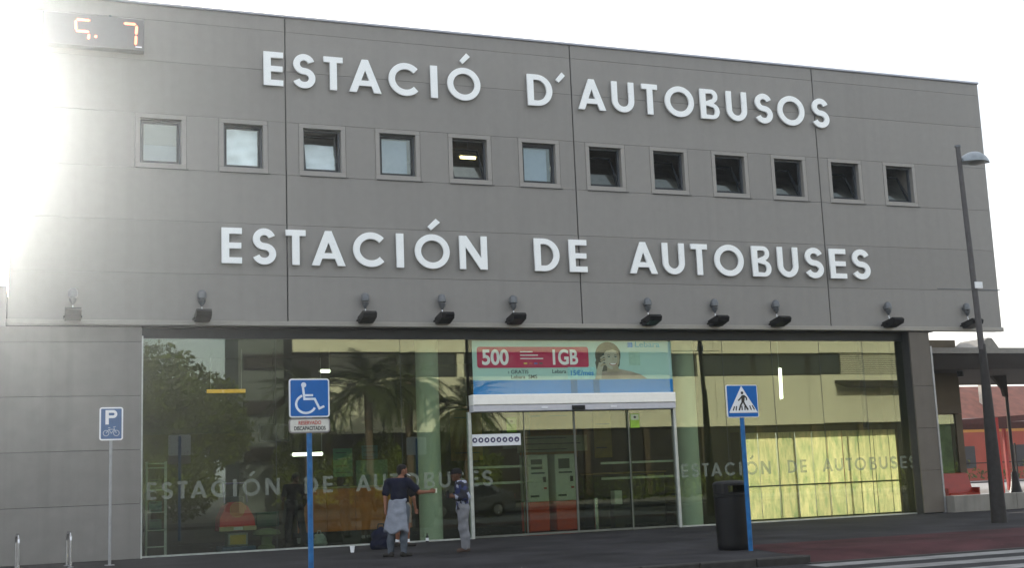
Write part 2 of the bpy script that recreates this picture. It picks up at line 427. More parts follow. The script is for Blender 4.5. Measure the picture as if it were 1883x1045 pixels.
def letter_loops(ch, w, h=0.835, t=0.172, b=0.142):
    """geometric capital: loops in metres, origin at lower left"""
    if ch == 'E': return [[(0,0),(0,h),(w,h),(w,h-b),(t,h-b),(t,h/2+b*.48),(w*.97,h/2+b*.48),(w*.97,h/2-b*.48),(t,h/2-b*.48),(t,b),(w,b),(w,0)]]
    if ch == 'T': return [[(w/2-t/2,0),(w/2-t/2,h-b),(0,h-b),(0,h),(w,h),(w,h-b),(w/2+t/2,h-b),(w/2+t/2,0)]]
    if ch == 'I': return [[(0,0),(0,h),(w,h),(w,0)]]
    if ch == 'N': return [[(0,0),(0,h),(t*1.08,h),(w-t*.92,h*.34),(w-t*.92,h),(w,h),(w,0),(w-t*1.08,0),(t*.92,h*.66),(t*.92,0)]]
    if ch == 'A':
        a = t * 0.45; k = (w/2 - a) / h; d = t * 1.08; z0, z1 = .20*h, .36*h
        return [[(0,0),(w/2-a,h),(w/2+a,h),(w,0),(w-d,0),(w-d-k*z0,z0),(d+k*z0,z0),(d,0)],
                [(d+k*z1,z1),(w-d-k*z1,z1),(w/2,(w-2*d)/(2*k))]]
    if ch == 'C':
        r = h/2 + .01; rx = w * .535
        return [stroke_loop(arc(rx, h/2, rx-t/2, r-t/2, 42, 318, 40), t*.93)]
    if ch == 'O': return [ring(w/2, h/2, w/2, h/2+.01), ring(w/2, h/2, w/2-t*.9, h/2+.01-t*.9)]
    if ch == 'D':
        r = w*.62
        return [[(0,0),(0,h)] + arc(w-r, h/2, r, h/2, 90, -90, 24),
                [(t,b),(t,h-b)] + arc(w-r, h/2, r-t*.95, h/2-b, 90, -90, 24)]
    if ch == 'U':
        r = w/2
        return [[(0,h),(t*.92,h)] + arc(w/2, r, r-t*.92, r-t*.9, 180, 360, 20) + [(w-t*.92,h),(w,h)] + arc(w/2, r, r, r, 360, 180, 24)]
    if ch in 'BP':
        h1 = h*.53 if ch == 'B' else h*.44; r1 = (h-h1)/2; r0 = h1/2; wu = w*.93 if ch == 'B' else w
        if ch == 'B':
            o = [(0,0),(0,h)] + arc(wu-r1, h-r1, r1, r1, 90, -70, 12) + arc(w-r0, r0, r0, r0, 70, -90, 12)
            bb = b*.85
            return [o, [(t,h1+bb*.4),(t,h-bb)] + arc(wu-r1, h-r1+.0, max(.02,r1-bb*1.1), r1-bb*.95, 90, -90, 10),
                    [(t,bb),(t,h1-bb*.5)] + arc(w-r0, r0+.0, r0-bb*1.15, r0-bb*.9, 90, -90, 10)]
        o = [(0,0),(0,h)] + arc(w-r1, h-r1, r1, r1, 90, -90, 16) + [(t,h1),(t,0)]
        return [o, [(t,h1+b),(t,h-b)] + arc(w-r1, h-r1, r1-b, r1-b, 90, -90, 12)]
    if ch == 'S':
        hc = h + .02 - t*.92; ry = hc/4; rx = (w - t*.92)/2; zc = t*.46 - .01
        p = arc(w/2, zc+3*ry, rx*.93, ry, 18, 255, 22) + [(w/2, zc+2*ry)] + arc(w/2, zc+ry, rx, ry, 75, -162, 22)
        return [stroke_loop(p, t*.92)]
    if ch == "'":  # slanted stroke, also used as the accent
        return [[(0,.085),(w*.28,0),(w,.20),(w*.66,.29)]]
    return [[(0,0),(0,h),(w,h),(w,0)]]

# ------------------------------------------------------------------ ground
MB().box(-380,-380,-0.40,380,380,-0.17).build('ground', M_ground)['kind'] = 'structure'
MB().add([(-300,-24,-.12),(300,-24,-.12),(300,-11.3,-.12),(-300,-11.3,-.12)], [(0,1,2,3)]).build('road', M_asphalt)['kind'] = 'structure'
road = bpy.data.objects['road']
pv = MB()
pv.box(-60,-11.3,-.168,11.6,0.30,0.0); pv.box(11.6,-10.4,-.168,24.5,0.30,0.0); pv.box(24.5,-11.3,-.168,60,0.30,0.0)
pave = pv.build('pavement', M_pave); pave['kind'] = 'structure'
MB().box(-60,-30,-.168,80,-24.0,0.0).build('far_pavement', M_pave)['kind'] = 'structure'
MB().box(23.9,0.30,-.168,140,70,-0.004).build('bus_yard', mat('yard_concrete', (0.26,0.25,0.24), rough=0.85, var=0.15, scale=0.6))['kind'] = 'structure'
MB().box(-60,7.25,-.168,23.9,70,-0.004).build('rear_yard', M_asphalt)['kind'] = 'structure'
# red apron in front of the crossing, sloping down to the road
MB().add([(12.2,-8.2,.005),(24.5,-8.2,.005),(24.5,-10.4,.005),(11.62,-10.4,.005),(11.4,-11.45,-.108),(24.5,-11.45,-.108)],
         [(3,2,1,0),(4,5,2,3)]).build('red_crossing_apron', M_red_pave)['kind'] = 'structure'
for o in [bpy.data.objects['red_crossing_apron']]: pass
kb = tag(thing('kerb', None, None), kind='structure')
kmesh = MB().cbox(0,-.15,-.168,0.985,0,.006,.02).mesh('kerb_stone', M_kerb)
for i in range(26):
    k = link('kerb_stone', kmesh, kb, loc=(10.6 - i, -11.3, 0.0))
for i in range(12):
    k = link('kerb_stone', kmesh, kb, loc=(24.6 + i, -11.3, 0.0))
MB().cbox(0,-.15,-.2,12.9,0,-.104,.02).build('dropped_kerb', M_kerb, kb, loc=(11.5,-11.42,0))
for i in range(9):
    y = -11.98 - i * 1.13
    MB().add([(11.3,y-.27,-.116),(24,y-.27,-.116),(24,y+.27,-.116),(11.3,y+.27,-.116)], [(0,1,2,3)]).build('crossing_stripe', M_stripe, road)

# ------------------------------------------------------------------ the station
XL, XR, ZF, ZR = -0.48, 26.45, 5.088, 12.64
J = [5.554, 13.038, 20.533]
st = thing('bus_station', 'two storey taupe panelled bus station with twelve small square windows and glazed ground floor', 'building')
WX = [2.226 + 1.8727 * i for i in range(12)]; WW = 0.912; WZ0, WZ1 = 8.83, 9.88; TR = 0.115
ROWS = [(5.212,6.28),(6.28,7.49),(7.49,8.70),(9.99,11.25),(11.25,12.24),(12.24,12.60)]
cols = [XL] + J + [XR]
def panel(x0, x1, z0, z1, gx0, gx1, gz=.0022, m_=None, y=0.0, parent=st):
    return MB().cbox(x0+gx0, y, z0+gz, x1-gx1, y+.045, z1-gz, .005).build('panel', m_ or M_wall, parent)
for z0, z1 in ROWS:
    for k in range(4):
        panel(cols[k], cols[k+1], z0, z1, .016 if k else 0, .016 if k < 3 else 0)
# window row: pieces between the window units
edges = []
x = XL
for wx in WX:
    edges.append((x, wx - TR)); x = wx + WW + TR
edges.append((x, XR))
for a, b in edges:
    cut = [j for j in J if a < j < b]
    if cut:
        panel(a, cut[0], 8.70, 9.99, .003, .016); panel(cut[0], b, 8.70, 9.99, .016, .003)
    else:
        panel(a, b, 8.70, 9.99, .003, .003)
bk = MB()
bk.box(XL+.02,.050,5.11,XR-.02,.28,8.70); bk.box(XL+.02,.050,9.99,XR-.02,.28,12.59)
for a, b in edges: bk.box(max(a,XL+.02),.050,8.70,min(b,XR-.02),.28,9.99)
bk.build('wall_backing', M_back, st)
MB().cbox(XL-.02,-.075,5.088,XR+.01,.06,5.206,.012).build('drip_edge', M_lip, st)
MB().cbox(XL-.02,-.05,12.602,XR+.02,.32,12.66,.01).build('coping', M_coping, st)
# right end return of the screen wall
MB().box(XR-.015,.048,5.21,XR+.006,.27,12.60).build('wall_end', M_wall, st)
# upper storey shell
up = MB()
up.box(XL,.285,5.10,24.0,4.6,5.40); up.box(XL,4.4,5.40,24.0,4.6,12.4); up.box(XL,.285,12.1,24.0,4.4,12.3)
up.box(XL,.285,5.40,XL+.2,4.4,12.1); up.box(23.8,.285,5.40,24.0,4.4,12.1); up.box(XL+.2,.285,10.35,23.8,4.4,10.5)
up.build('upper_shell', M_room, st)
MB().box(XL,.05,5.07,24.0,4.6,5.098).build('soffit', mat('soffit_dark',(0.06,0.058,0.055),rough=.7), st)

# windows: trim, dark frame, sash, pane
def window(i):
    x0, x1 = WX[i], WX[i] + WW
    t = MB()
    a0, a1, b0, b1 = x0-TR+.004, x1+TR-.004, WZ0-.126, WZ1+.106
    t.cbox(a0,-.008,b0,a1,.28,WZ0-.001,.006); t.cbox(a0,-.008,WZ1+.001,a1,.28,b1,.006)
    t.cbox(a0,-.0085,WZ0+.0,x0-.001,.28,WZ1,.006); t.cbox(x1+.001,-.0085,WZ0,a1,.28,WZ1,.006)
    w = t.build('window', M_trim, st)
    MB().box(x0-.09,-.03,WZ0-.135,x1+TR+.05,-.0095,WZ0-.122).build('sill_shadow_line', M_dark, w)  # dark strip put in as the shadow line below the window
    f = MB(); q = .042
    f.box(x0+.001,.13,WZ0+.001,x0+q,.22,WZ1-.001); f.box(x1-q,.13,WZ0+.001,x1-.001,.22,WZ1-.001)
    f.box(x0+q,.132,WZ0+.001,x1-q,.218,WZ0+q); f.box(x0+q,.132,WZ1-q,x1-q,.218,WZ1-.001)
    f.build('frame', M_sash, w)
    g0, g1, h0, h1 = x0+q+.006, x1-q-.006, WZ0+q+.006, WZ1-q-.006
    tilt = {2: 14, 4: 24, 6: 24, 7: 25, 8: 27, 9: 27, 10: 28, 11: 28}.get(i, 0)
    s = MB(); e = .04; hh = h1 - h0
    s.box(g0,-.025,0,g0+e,.025,hh); s.box(g1-e,-.025,0,g1,.025,hh); s.box(g0+e,-.024,0,g1-e,.024,e); s.box(g0+e,-.024,hh-e,g1-e,.024,hh)
    so = s.build('sash', M_dark, w, loc=(0,.175,h0)); so.rotation_euler = (-R(tilt), 0, 0)
    p = MB().box(g0+e+.001,-.006,e+.001,g1-e-.001,.006,hh-e-.001).build('pane', M_wglass, w, loc=(0,.175,h0)); p.rotation_euler = (-R(tilt), 0, 0)
    if tilt:
        st_ = MB()
        top = (g1-.02, .175+math.sin(R(tilt))*hh*.9, h0+math.cos(R(tilt))*hh*.9)
        st_.cyl(top, (g1-.02,.19,h0+hh*.25), .010, n=6); st_.build('stay', M_sash, w)
    if i == 0:
        MB().box(g0+e,.21,h0+hh*.45,g1-e,.222,h1).build('blind', M_blind, w); MB().box(g0+e,.213,h0,g1-e,.22,h0+hh*.445).build('blind', M_blind_grey, w)
    if i in (3, 5):
        MB().box(g0+.01,.23,h0,g1-.12,.24,h1-.06).build('blind', mat('blind_blue',(0.27,0.31,0.37),rough=.8,var=.05), w)
    if i in (1, 2):
        # crumpled white sheet added behind the pane in place of its cloud reflection
        n = 14; v = []; fc = []
        for a in range(n+1):
            for b in range(n+1):
                u_, v_ = a/n, b/n
                zz = (h0+.02)+(h1-h0-.06)*v_*(1.0 if i == 1 else .78)
                yy = .222+.02*math.sin(7*u_+9*v_)+.015*math.sin(19*v_-4*u_) + (0 if i == 1 else math.tan(R(tilt))*(zz-h0)+.02)
                v.append((g0+.01+(g1-g0-.06)*u_, yy, zz))
        for a in range(n):
            for b in range(n): fc.append((a*(n+1)+b,(a+1)*(n+1)+b,(a+1)*(n+1)+b+1,a*(n+1)+b+1))
        MB().add(v, fc).build('cloud_reflection_sheet', M_paper, w, smooth=True)
    return w
for i in range(12): window(i)
def ceiling_lamp(label, x, y, z, l, m_):
    t = thing('ceiling_lamp', label, 'lamp', (x, y, z))
    MB().box(-l/2-.03,-.07,0,l/2+.03,.07,.05).build('lamp_housing', M_white, t)
    MB().cyl((-l/2,0,-.03),(l/2,0,-.03),.035,n=10).build('lamp_tube', m_, t, smooth=True)
    MB().cyl((0,0,.05),(0,0,10.35-z if z > 6 else 4.9-z),.01,n=6).build('hanger', M_galv, t)
    return t
ceiling_lamp('lit yellow lamp seen through the fifth upper window from the left', 10.75, 1.8, 9.92, .42, M_bulb)
ceiling_lamp('lit pale lamp seen through the sixth upper window from the left', 12.05, .75, 9.46, .42, M_tube)
# ---- lower left wall of panels
lw = [0, 1.18, 2.35, 3.53, 4.72, 5.06]
for a, b in zip(lw, lw[1:]):
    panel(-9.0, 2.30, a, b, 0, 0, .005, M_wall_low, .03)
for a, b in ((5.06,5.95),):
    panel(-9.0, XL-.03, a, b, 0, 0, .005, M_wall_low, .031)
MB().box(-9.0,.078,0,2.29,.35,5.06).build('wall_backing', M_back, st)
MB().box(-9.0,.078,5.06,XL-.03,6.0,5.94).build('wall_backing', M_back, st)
MB().box(2.302,.02,0,2.33,.42,4.86).build('jamb', M_alu, st)
# ---- pillar at the right end of the glazing
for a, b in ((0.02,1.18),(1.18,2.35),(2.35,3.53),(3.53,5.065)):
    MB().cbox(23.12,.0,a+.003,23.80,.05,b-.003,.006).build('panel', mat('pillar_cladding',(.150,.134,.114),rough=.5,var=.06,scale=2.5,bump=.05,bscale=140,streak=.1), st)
MB().box(23.13,.052,0,23.79,.9,5.068).build('pillar_core', M_back, st)
MB().box(23.802,-.01,0,23.86,.9,4.66).build('pillar_corner', M_galv, st)
# ---- glazing
GY = .35; GT = 4.84
MB().box(2.33,.30,GT,23.11,.42,5.065).build('header', M_dark, st)
MB().box(2.33,.31,0,10.03,.41,.035).build('glazing_channel', M_alu, st)
MB().box(15.73,.31,0,23.11,.41,.035).build('glazing_channel', M_alu, st)
gx = [2.335,5.315,8.321,10.0]
def pane(x0, x1, z0, z1, parent=st, y=GY, m_=None):
    cx_, w = (x0+x1)/2, (x1-x0)/2-.006
    o = MB().box(-w,-.006,z0,w,.006,z1).build('glass_pane', m_ or M_glass, parent, loc=(cx_, y, 0))
    o.rotation_euler = (R(random.uniform(-.05,.05)), 0, R(random.uniform(-.10,.10)))      # panes never hang perfectly true
    return o
for a, b in zip(gx, gx[1:]): pane(a, b, .04, GT-.005)
gr = [15.70,17.239,18.77,20.303,21.747,23.11]
for a, b in zip(gr, gr[1:]): pane(a, b, .04, GT-.005)
M_gjoint = mat('glass_joint', (.05,.055,.05), rough=.5)
for x in gx[1:-1] + gr[1:-1]:
    MB().box(x-.005,GY-.008,.04,x+.005,GY+.008,GT-.005).build('glass_joint', M_gjoint, st)
MB().box(21.70,.40,2.42,21.80,.52,GT).build('upright_bar', M_dark, st)  # dark bar added where a reflected pole shows in the glass
# ---- door bay
for x in (9.985, 15.625):
    MB().cbox(x,.27,0,x+.075,.43,3.05,.008).build('door_jamb', M_alu, st)
hd = MB().cbox(10.06,.08,3.20,15.625,.42,3.46,.02).build('door_header', mat('door_header_white',(.93,.92,.86),rough=.2,var=.03), st)
MB().cbox(10.06,.10,3.04,15.625,.40,3.195,.015).build('valance', mat('door_valance',(.55,.55,.58),rough=.4,var=.04), hd)
MB().cbox(12.68,.03,3.05,13.02,.098,3.16,.02).build('motion_sensor', M_black, hd)
MB().box(11.85,.085,3.10,12.02,.099,3.14).build('label_plate', M_signwhite, hd); MB().box(13.75,.085,3.10,13.92,.099,3.14).build('label_plate', M_signwhite, hd)
pane(10.06, 15.625, 3.47, GT-.005, m_=M_clear)
for x0, x1, yy in ((10.065,11.47,.35),(14.33,15.62,.35),(11.40,12.84,.40),(12.85,14.40,.40)):
    d = MB().box(x0+.02,yy-.006,.06,x1-.02,yy+.006,3.03).build('door_leaf', M_doorglass, st)
    fr = MB()
    fr.box(x0,yy-.02,.01,x1,yy+.02,.059); fr.box(x0,yy-.02,.06,x0+.019,yy+.02,3.03); fr.box(x1-.019,yy-.02,.06,x1,yy+.02,3.03)
    fr.build('leaf_frame', mat('leaf_frame',(.16,.17,.15),rough=.4,metal=.4), d)
    if yy == .35 or x0 > 12.8:
        pass
for x0, x1 in ((10.07,11.95),(13.55,15.62)):
    for z in (1.70,1.31):
        MB().box(x0,.422 if x0 > 11 else .418,z-.028,x1,.440,z+.028).build('push_bar', M_alu, st)
# ---- hall interior
hl = MB()
hl.box(2.0,7.0,0,17.2,7.2,5.0)                     # rear wall
hl.box(2.0,.46,0,2.2,7.0,5.0)                       # left wall
hl.box(17.0,1.45,0,17.2,7.0,5.0); hl.box(17.2,1.45,2.39,23.1,1.58,5.0); hl.box(17.2,1.45,.12,18.05,1.58,2.39); hl.box(17.98,.99,0,18.07,1.45,2.42); hl.box(17.2,1.45,0,23.1,1.58,.12); hl.box(23.11,.91,0,23.3,1.58,5.0)  # light box added behind the partition, its opening shaped to admit the sun
hl.build('hall_wall', M_inner, st)
MB().box(2.0,.425,-.168,23.9,7.2,-.002).build('hall_floor', M_floor, st)
MB().box(2.2,.45,4.90,17.0,7.0,5.06).build('hall_ceiling', M_ceil, st)
MB().box(17.01,.45,4.95,23.1,1.45,5.06).build('hall_ceiling', M_ceil, st)
MB().box(2.0,4.6,5.07,17.2,7.2,5.30).build('hall_roof', M_room, st)
MB().box(2.2,5.2,2.9,9.6,5.35,4.9).build('hall_beam', M_innerdark, st)
for x, lb in ((9.19,0),(16.40,1)):
    MB().lathe([(.30,0),(.285,.02),(.285,4.9)], 28, (x,1.0,0)).build('column', M_column, st, smooth=True)
# posts in the made-up opening that lets sun onto the partition
for x in (19.6,21.4):
    MB().box(x,1.48,.121,x+.06,1.55,2.389).build('bay_post', M_alu, st)

# ------------------------------------------------------------------ lettering on the front
ROW1 = [('E',5.022,5.488),('S',5.718,6.262),('T',6.467,6.938),('A',7.088,7.895),('C',8.079,8.897),('I',9.163,9.343),('O',9.602,10.479),
        ('D',11.759,12.452),("'",12.562,12.827),('A',13.169,13.97),('U',14.158,14.807),('T',15.045,15.508),('O',15.728,16.608),('B',16.807,17.391),
        ('U',17.626,18.264),('S',18.526,19.081),('O',19.256,20.13),('S',20.389,20.949)]
ROW2 = [('E',4.03,4.491),('S',4.729,5.276),('T',5.504,5.972),('A',6.109,6.916),('C',7.101,7.928),('I',8.171,8.354),('O',8.634,9.52),('N',9.776,10.496),
        ('D',11.759,12.443),('E',12.71,13.205),('A',14.405,15.215),('U',15.381,16.026),('T',16.23,16.719),('O',16.932,17.824),('B',18.089,18.676),
        ('U',18.898,19.545),('S',19.771,20.361),('E',20.579,21.115),('S',21.324,21.914)]
def lettering(name, label, row, xb, zb, scale, y, depth, m_, accent, standoff, cat='sign'):
    t = thing(name, label, cat, (xb, y, zb))
    x0 = row[0][1]
    lst = [(c, a, b, 0.0) for c, a, b in row]
    for i, (c, a, b, dz) in enumerate(lst):
        z = .66 if c == "'" else 0.0
        me = curve_mesh([[(p[0]*scale, p[1]*scale) for p in lp] for lp in letter_loops(c, b - a)], depth)
        me.materials.append(m_)
        o = link('letter', me, t, loc=((a - x0) * scale, 0, z * scale))
        if standoff:
            w = (b - a)
            if c in 'EIUNB':
                for px in ((w*.14, w*.86) if c in 'UN' else (w*.14,) if c in 'EB' else (w*.5,)):
                    for pz in (.25, .70): MB().cyl((px,depth-.002,pz),(px,-y-.001,pz),.012,n=6).build('standoff_pin', M_galv, o)
    ax, aw = accent
    me = curve_mesh([[(p[0]*scale, p[1]*scale) for p in letter_loops("'", aw)[0]]], depth); me.materials.append(m_)
    link('accent', me, t, loc=((ax - x0) * scale, 0, .945 * scale))
    return t
lettering('facade_lettering', 'white raised letters ESTACIÓ D´AUTOBUSOS above the row of windows', ROW1, 5.022, 10.848, 1.0, -.11, .05, M_letter, (9.94,.281), True)
lettering('facade_lettering', 'white raised letters ESTACIÓN DE AUTOBUSES below the row of windows', ROW2, 4.03, 6.53, 1.0, -.11, .05, M_letter, (8.969,.323), True)
lettering('glass_lettering', 'frosted lettering ESTACIÓN DE AUTOBUSES on the glass left of the doors', ROW2, 2.445, 1.25, .455, .339, .003, M_vinyl, (8.969,.323), False)
lettering('glass_lettering', 'frosted lettering ESTACIÓN DE AUTOBUSES on the glass right of the doors', ROW2, 15.80, 1.26, .417, .339, .003, M_vinyl, (8.969,.323), False)

# ------------------------------------------------------------------ LED clock
ck = thing('led_clock', 'grey outdoor digital clock with glowing red digits at the top left of the facade', 'clock', (0.11, -.26, 11.375))
MB().cbox(0,0,0,2.175,.22,.76,.015).build('housing', M_clockgrey, ck)
MB().box(.03,-.006,.03,2.145,-.001,.73).build('face_plate', mat('clock_face',(.09,.095,.10),rough=.35,var=.04), ck)
MB().cyl((1.43,.1,.76),(1.43,.1,.82),.03,n=8).build('sensor', M_lampgrey, ck)
for x in (.4,1.8): MB().box(x,.22,.3,x+.08,.259,.4).build('bracket', M_galv, ck)
def seg(x0, z0, x1, z1, w=.055):
    d = Vector((x1-x0, z1-z0)); L = d.length; u_ = d/L; nn = Vector((-u_.y, u_.x))*(w/2); a = Vector((x0,z0)); b = Vector((x1,z1)); e = u_*(w*.5)
    P = [a, a+e+nn, b-e+nn, b, b-e-nn, a+e-nn]
    MB().prism_y([(p.x,p.y) for p in P], -.014, -.007).build('digit_segment', M_led, ck)
dx = .70
seg(dx,.615,dx+.30,.615); seg(dx,.36,dx-.01,.60); seg(dx-.01,.345,dx+.28,.345); seg(dx+.265,.165,dx+.275,.30)
MB().prism_y(ring(dx+.42,.25,.032,.032,12), -.014, -.007).build('colon_dot', M_led, ck)
dx = 1.72
seg(dx,.62,dx+.27,.62); seg(dx+.275,.375,dx+.285,.595); seg(dx+.262,.125,dx+.274,.35)
MB().box(1.98,-.010,.07,2.12,-.007,.10).build('maker_plate', M_signwhite, ck)

# ------------------------------------------------------------------ floodlights along the fascia
FX = [0.836,3.585,7.366,9.272,11.123,14.844,16.819,18.714,22.375,25.127]
FL = ['first', 'second', 'third', 'fourth', 'fifth', 'sixth', 'seventh', 'eighth', 'ninth', 'tenth']
def make_flood():
    t = thing('floodlight', '', 'floodlight', (0,0,0), 0, 'floodlights along the bottom of the fascia')
    MB().lathe([(.004,-.22),(.03,-.19),(.075,-.11),(.085,-.07),(.06,-.05),(.062,-.035),(.098,-.02),(.10,.08),(.085,.13),(.05,.165),(.004,.175)], 14, (0,-.13,0)).build('wall_mount', M_lampgrey, t, smooth=True)
    MB().cyl((0,-.05,.02),(0,-.002,.02),.07,n=12).build('back_plate', M_lampgrey, t)
    MB().tube([(0,-.13,-.20),(0,-.15,-.30),(0,-.20,-.36)], .011, 6).build('cable', M_signwhite, t)
    MB().prism_x([(-.06,-.55),(-.02,-.40),(-.50,-.31),(-.58,-.37),(-.54,-.47),(-.20,-.56)], -.165, .165).build('lamp_head', M_black, t)
    MB().add([(-.14,-.52,-.320),(.14,-.52,-.320),(.14,-.10,-.398),(-.14,-.10,-.398),(-.14,-.52,-.314),(.14,-.52,-.314),(.14,-.10,-.392),(-.14,-.10,-.392)],
             [(0,3,2,1),(4,5,6,7),(0,1,5,4),(1,2,6,5),(2,3,7,6),(3,0,4,7)]).build('lamp_glass', mat('lamp_glass',(.05,.055,.06),rough=.12), t)
    MB().box(-.19,-.26,-.50,-.167,-.002,-.46).box(.167,-.26,-.50,.19,-.002,-.46).build('bracket', M_black, t)
    return t
fl = make_flood()
for i, x in enumerate(FX):
    o = fl if i == 0 else copy_tree(fl)
    o.location = (x, 0, 5.72)
    o['label'] = FL[i] + ' black floodlight from the left along the bottom of the facade'
fl['label'] = 'first black floodlight from the left along the bottom of the facade'

# ------------------------------------------------------------------ advertising banner behind the glass over the doors
BY = .405
bn = thing('advert_banner', 'printed phone advert banner with red and blue blocks over the entrance doors', 'banner', (10.19, BY, 3.47))
M_mint = mat('banner_mint', (.42,.62,.57), rough=.5, var=.05, scale=1.0)
M_bred = mat('banner_red', (.48,.02,.09), rough=.5, var=.05)
M_bblue = mat('banner_blue', (.015,.22,.60), rough=.5, var=.08, scale=.8)
M_btxt = mat('banner_white', (.85,.85,.85), rough=.5, var=.03)
M_bdark = mat('banner_ink', (.04,.06,.07), rough=.5)
M_bskin = mat('banner_skin', (.46,.44,.35), rough=.5, var=.12, scale=3)
M_bhair = mat('banner_hair', (.10,.092,.065), rough=.5, var=.3, scale=5)
M_bteal = mat('banner_teal', (.10,.42,.55), rough=.5, var=.2, scale=2)
MB().box(0,0,0,5.55,.012,1.36).build('backing_sheet', M_mint, bn)
def flat(name, loops, y, m_, parent=bn, loc=(0,0,0)):
    me = curve_mesh(loops, .003); me.materials.append(m_)
    return link(name, me, parent, loc=(loc[0], y, loc[2]))
def words(name, txt, x, z, size, m_, y, parent=bn, bold=.012, sx=1.0, depth=.003):
    me = text_mesh(txt, size, depth, bold, 'LEFT', sx); me.materials.append(m_)
    return link(name, me, parent, loc=(x, y, z))
MB().box(.0,-.004,0,5.55,-.001,.36).build('blue_band', M_bblue, bn)
MB().box(2.62,-.007,.0,2.80,-.0045,.36).box(3.25,-.007,.0,3.42,-.0045,.36).build('blue_stripe', mat('banner_blue_deep',(.01,.14,.36),rough=.5), bn)
flat('red_block', [rrect(.12,.67,3.15,1.20,.07)], -.005, M_bred)
words('print', '500', .24, .76, .52, M_btxt, -.009, bold=.03, sx=.92)
words('print', '1GB', 2.08, .76, .52, M_btxt, -.009, bold=.03, sx=.82)
for k, l in enumerate((.34,.48,.62)):
    MB().box(1.27,-.009,1.06-k*.085,1.27+l,-.006,1.085-k*.085).build('print_line', M_btxt, bn)
for k, c in enumerate(((.6,.5,.1),(.6,.1,.08),(.08,.12,.4),(.1,.1,.1))):
    MB().box(1.36+k*.14,-.009,.76,1.45+k*.14,-.006,.80).build('print_flag', mat('flag_%d' % k, c, rough=.5), bn)
words('print', '› GRATIS', .92, .525, .13, M_bdark, -.004, sx=1.1); words('print', 'Lebara  SMS', 1.0, .40, .13, M_bdark, -.004, sx=1.1)
words('print', 'Lebara', 2.12, .53, .13, M_bdark, -.004, sx=1.1)
MB().box(2.55,-.006,.38,3.32,-.002,.68).build('price_box', mat('banner_pale',(.36,.66,.66),rough=.5), bn)
words('print', '15€/mes', 2.60, .47, .18, M_bblue, -.010, bold=.015, sx=1.05)
MB().box(4.28,-.004,1.19,4.42,-.001,1.32).build('print_square', M_bblue, bn); words('print', 'Lebara', 4.48, 1.20, .20, M_bteal, -.004, bold=.015, sx=1.35)
MB().box(4.3,-.004,.72,4.62,-.0015,1.08).build('print_panel', mat('banner_pale2',(.38,.56,.46),rough=.5), bn)
# portrait of a smiling person on the phone, flat print
M_bskin2 = mat('banner_skin_shade', (.38,.33,.23), rough=.5, var=.15, scale=4)
M_blip = mat('banner_lip', (.34,.10,.09), rough=.5)
M_bcloth = mat('banner_cloth', (.36,.30,.24), rough=.5, var=.2, scale=2)
flat('portrait_shoulder', [[(3.30,.37),(3.36,.50),(3.52,.62),(3.78,.66),(4.05,.62),(4.35,.56),(4.62,.48),(4.80,.37)]], -.005, M_bcloth)
flat('portrait_hair', [arc(3.70,.98,.36,.35,-20,200,24) + [(3.33,.80),(3.36,.62),(3.50,.56),(3.95,.62),(4.02,.72)]], -.008, M_bhair)
flat('portrait_neck', [[(3.66,.55),(3.66,.8),(3.93,.8),(4.02,.56)]], -.011, M_bskin2)
flat('portrait_face', [ring(3.80,.92,.225,.30)], -.014, M_bskin)
flat('portrait_cheek_shade', [stroke_loop(arc(3.80,.92,.195,.27,-85,40,16), .055)], -.017, M_bskin2)
flat('portrait_fringe', [arc(3.76,1.02,.30,.235,10,185,20) + [(3.52,.98),(3.66,1.10),(3.84,1.13)]], -.020, M_bhair)
flat('portrait_lips', [arc(3.83,.775,.105,.062,180,360,14)], -.020, M_blip)
flat('portrait_teeth', [arc(3.83,.772,.085,.036,180,360,12)], -.023, M_btxt)
for ex in (3.72,3.91):
    flat('portrait_eye', [ring(ex,.945,.036,.014,14)], -.020, M_bdark); flat('portrait_brow', [stroke_loop(arc(ex,.955,.05,.035,30,150,6), .012)], -.020, M_bhair)
flat('portrait_nose', [stroke_loop([(3.825,.93),(3.845,.865),(3.815,.85)], .016)], -.020, M_bskin2)
flat('portrait_phone', [stroke_loop([(3.585,.74),(3.56,1.02)], .055)], -.022, M_bdark)
flat('portrait_hand', [stroke_loop([(3.40,.38),(3.43,.58),(3.50,.78)], .15)], -.025, M_bskin)
for k in range(4): flat('portrait_finger', [stroke_loop([(3.47,.70+.065*k),(3.56,.75+.07*k),(3.615,.74+.072*k)], .046)], -.028-.003*k, M_bskin if k % 2 else M_bskin2)

# icon strip and stickers on the doors
ic = thing('icon_strip', 'white strip of eight round pictograms stuck on the left door glass', 'notice', (10.05, .335, 2.22))
MB().box(0,0,0,1.31,.004,.285).build('strip', M_signwhite, ic)
M_purple = mat('pictogram_purple', (.05,.04,.12), rough=.4)
for k in range(8):
    cx_ = .105 + k*.157
    d = link('pictogram', None, ic) if False else flat('pictogram', [ring(cx_,.142,.066,.066,20)], -.004, M_purple, ic)
    flat('symbol', [[(cx_-.03,.12),(cx_-.012+.004*k,.175),(cx_+.03-.003*k,.16),(cx_+.022,.115)]], -.0035, M_signwhite, d)
M_lime = mat('sticker_green', (.30,.50,.06), rough=.5)
for x, z, lb in ((11.02,2.54,'green sticker on the left sliding door'),(14.40,2.575,'green sticker on the right sliding door above the rail')):
    t = thing('door_sticker', lb, 'sticker', (x,.334 if x > 14 else .382,z), 0, 'green stickers on the doors')
    MB().box(0,0,0,.26,.004,.36).build('sticker_sheet', M_lime, t)
    MB().box(.02,-.004,.20,.24,-.0005,.34).build('sticker_print', mat('sticker_pale',(.55,.62,.42),rough=.5), t)
    flat('sticker_symbol', [ring(.13,.27,.04,.03,14)], -.008, M_signblack, t)

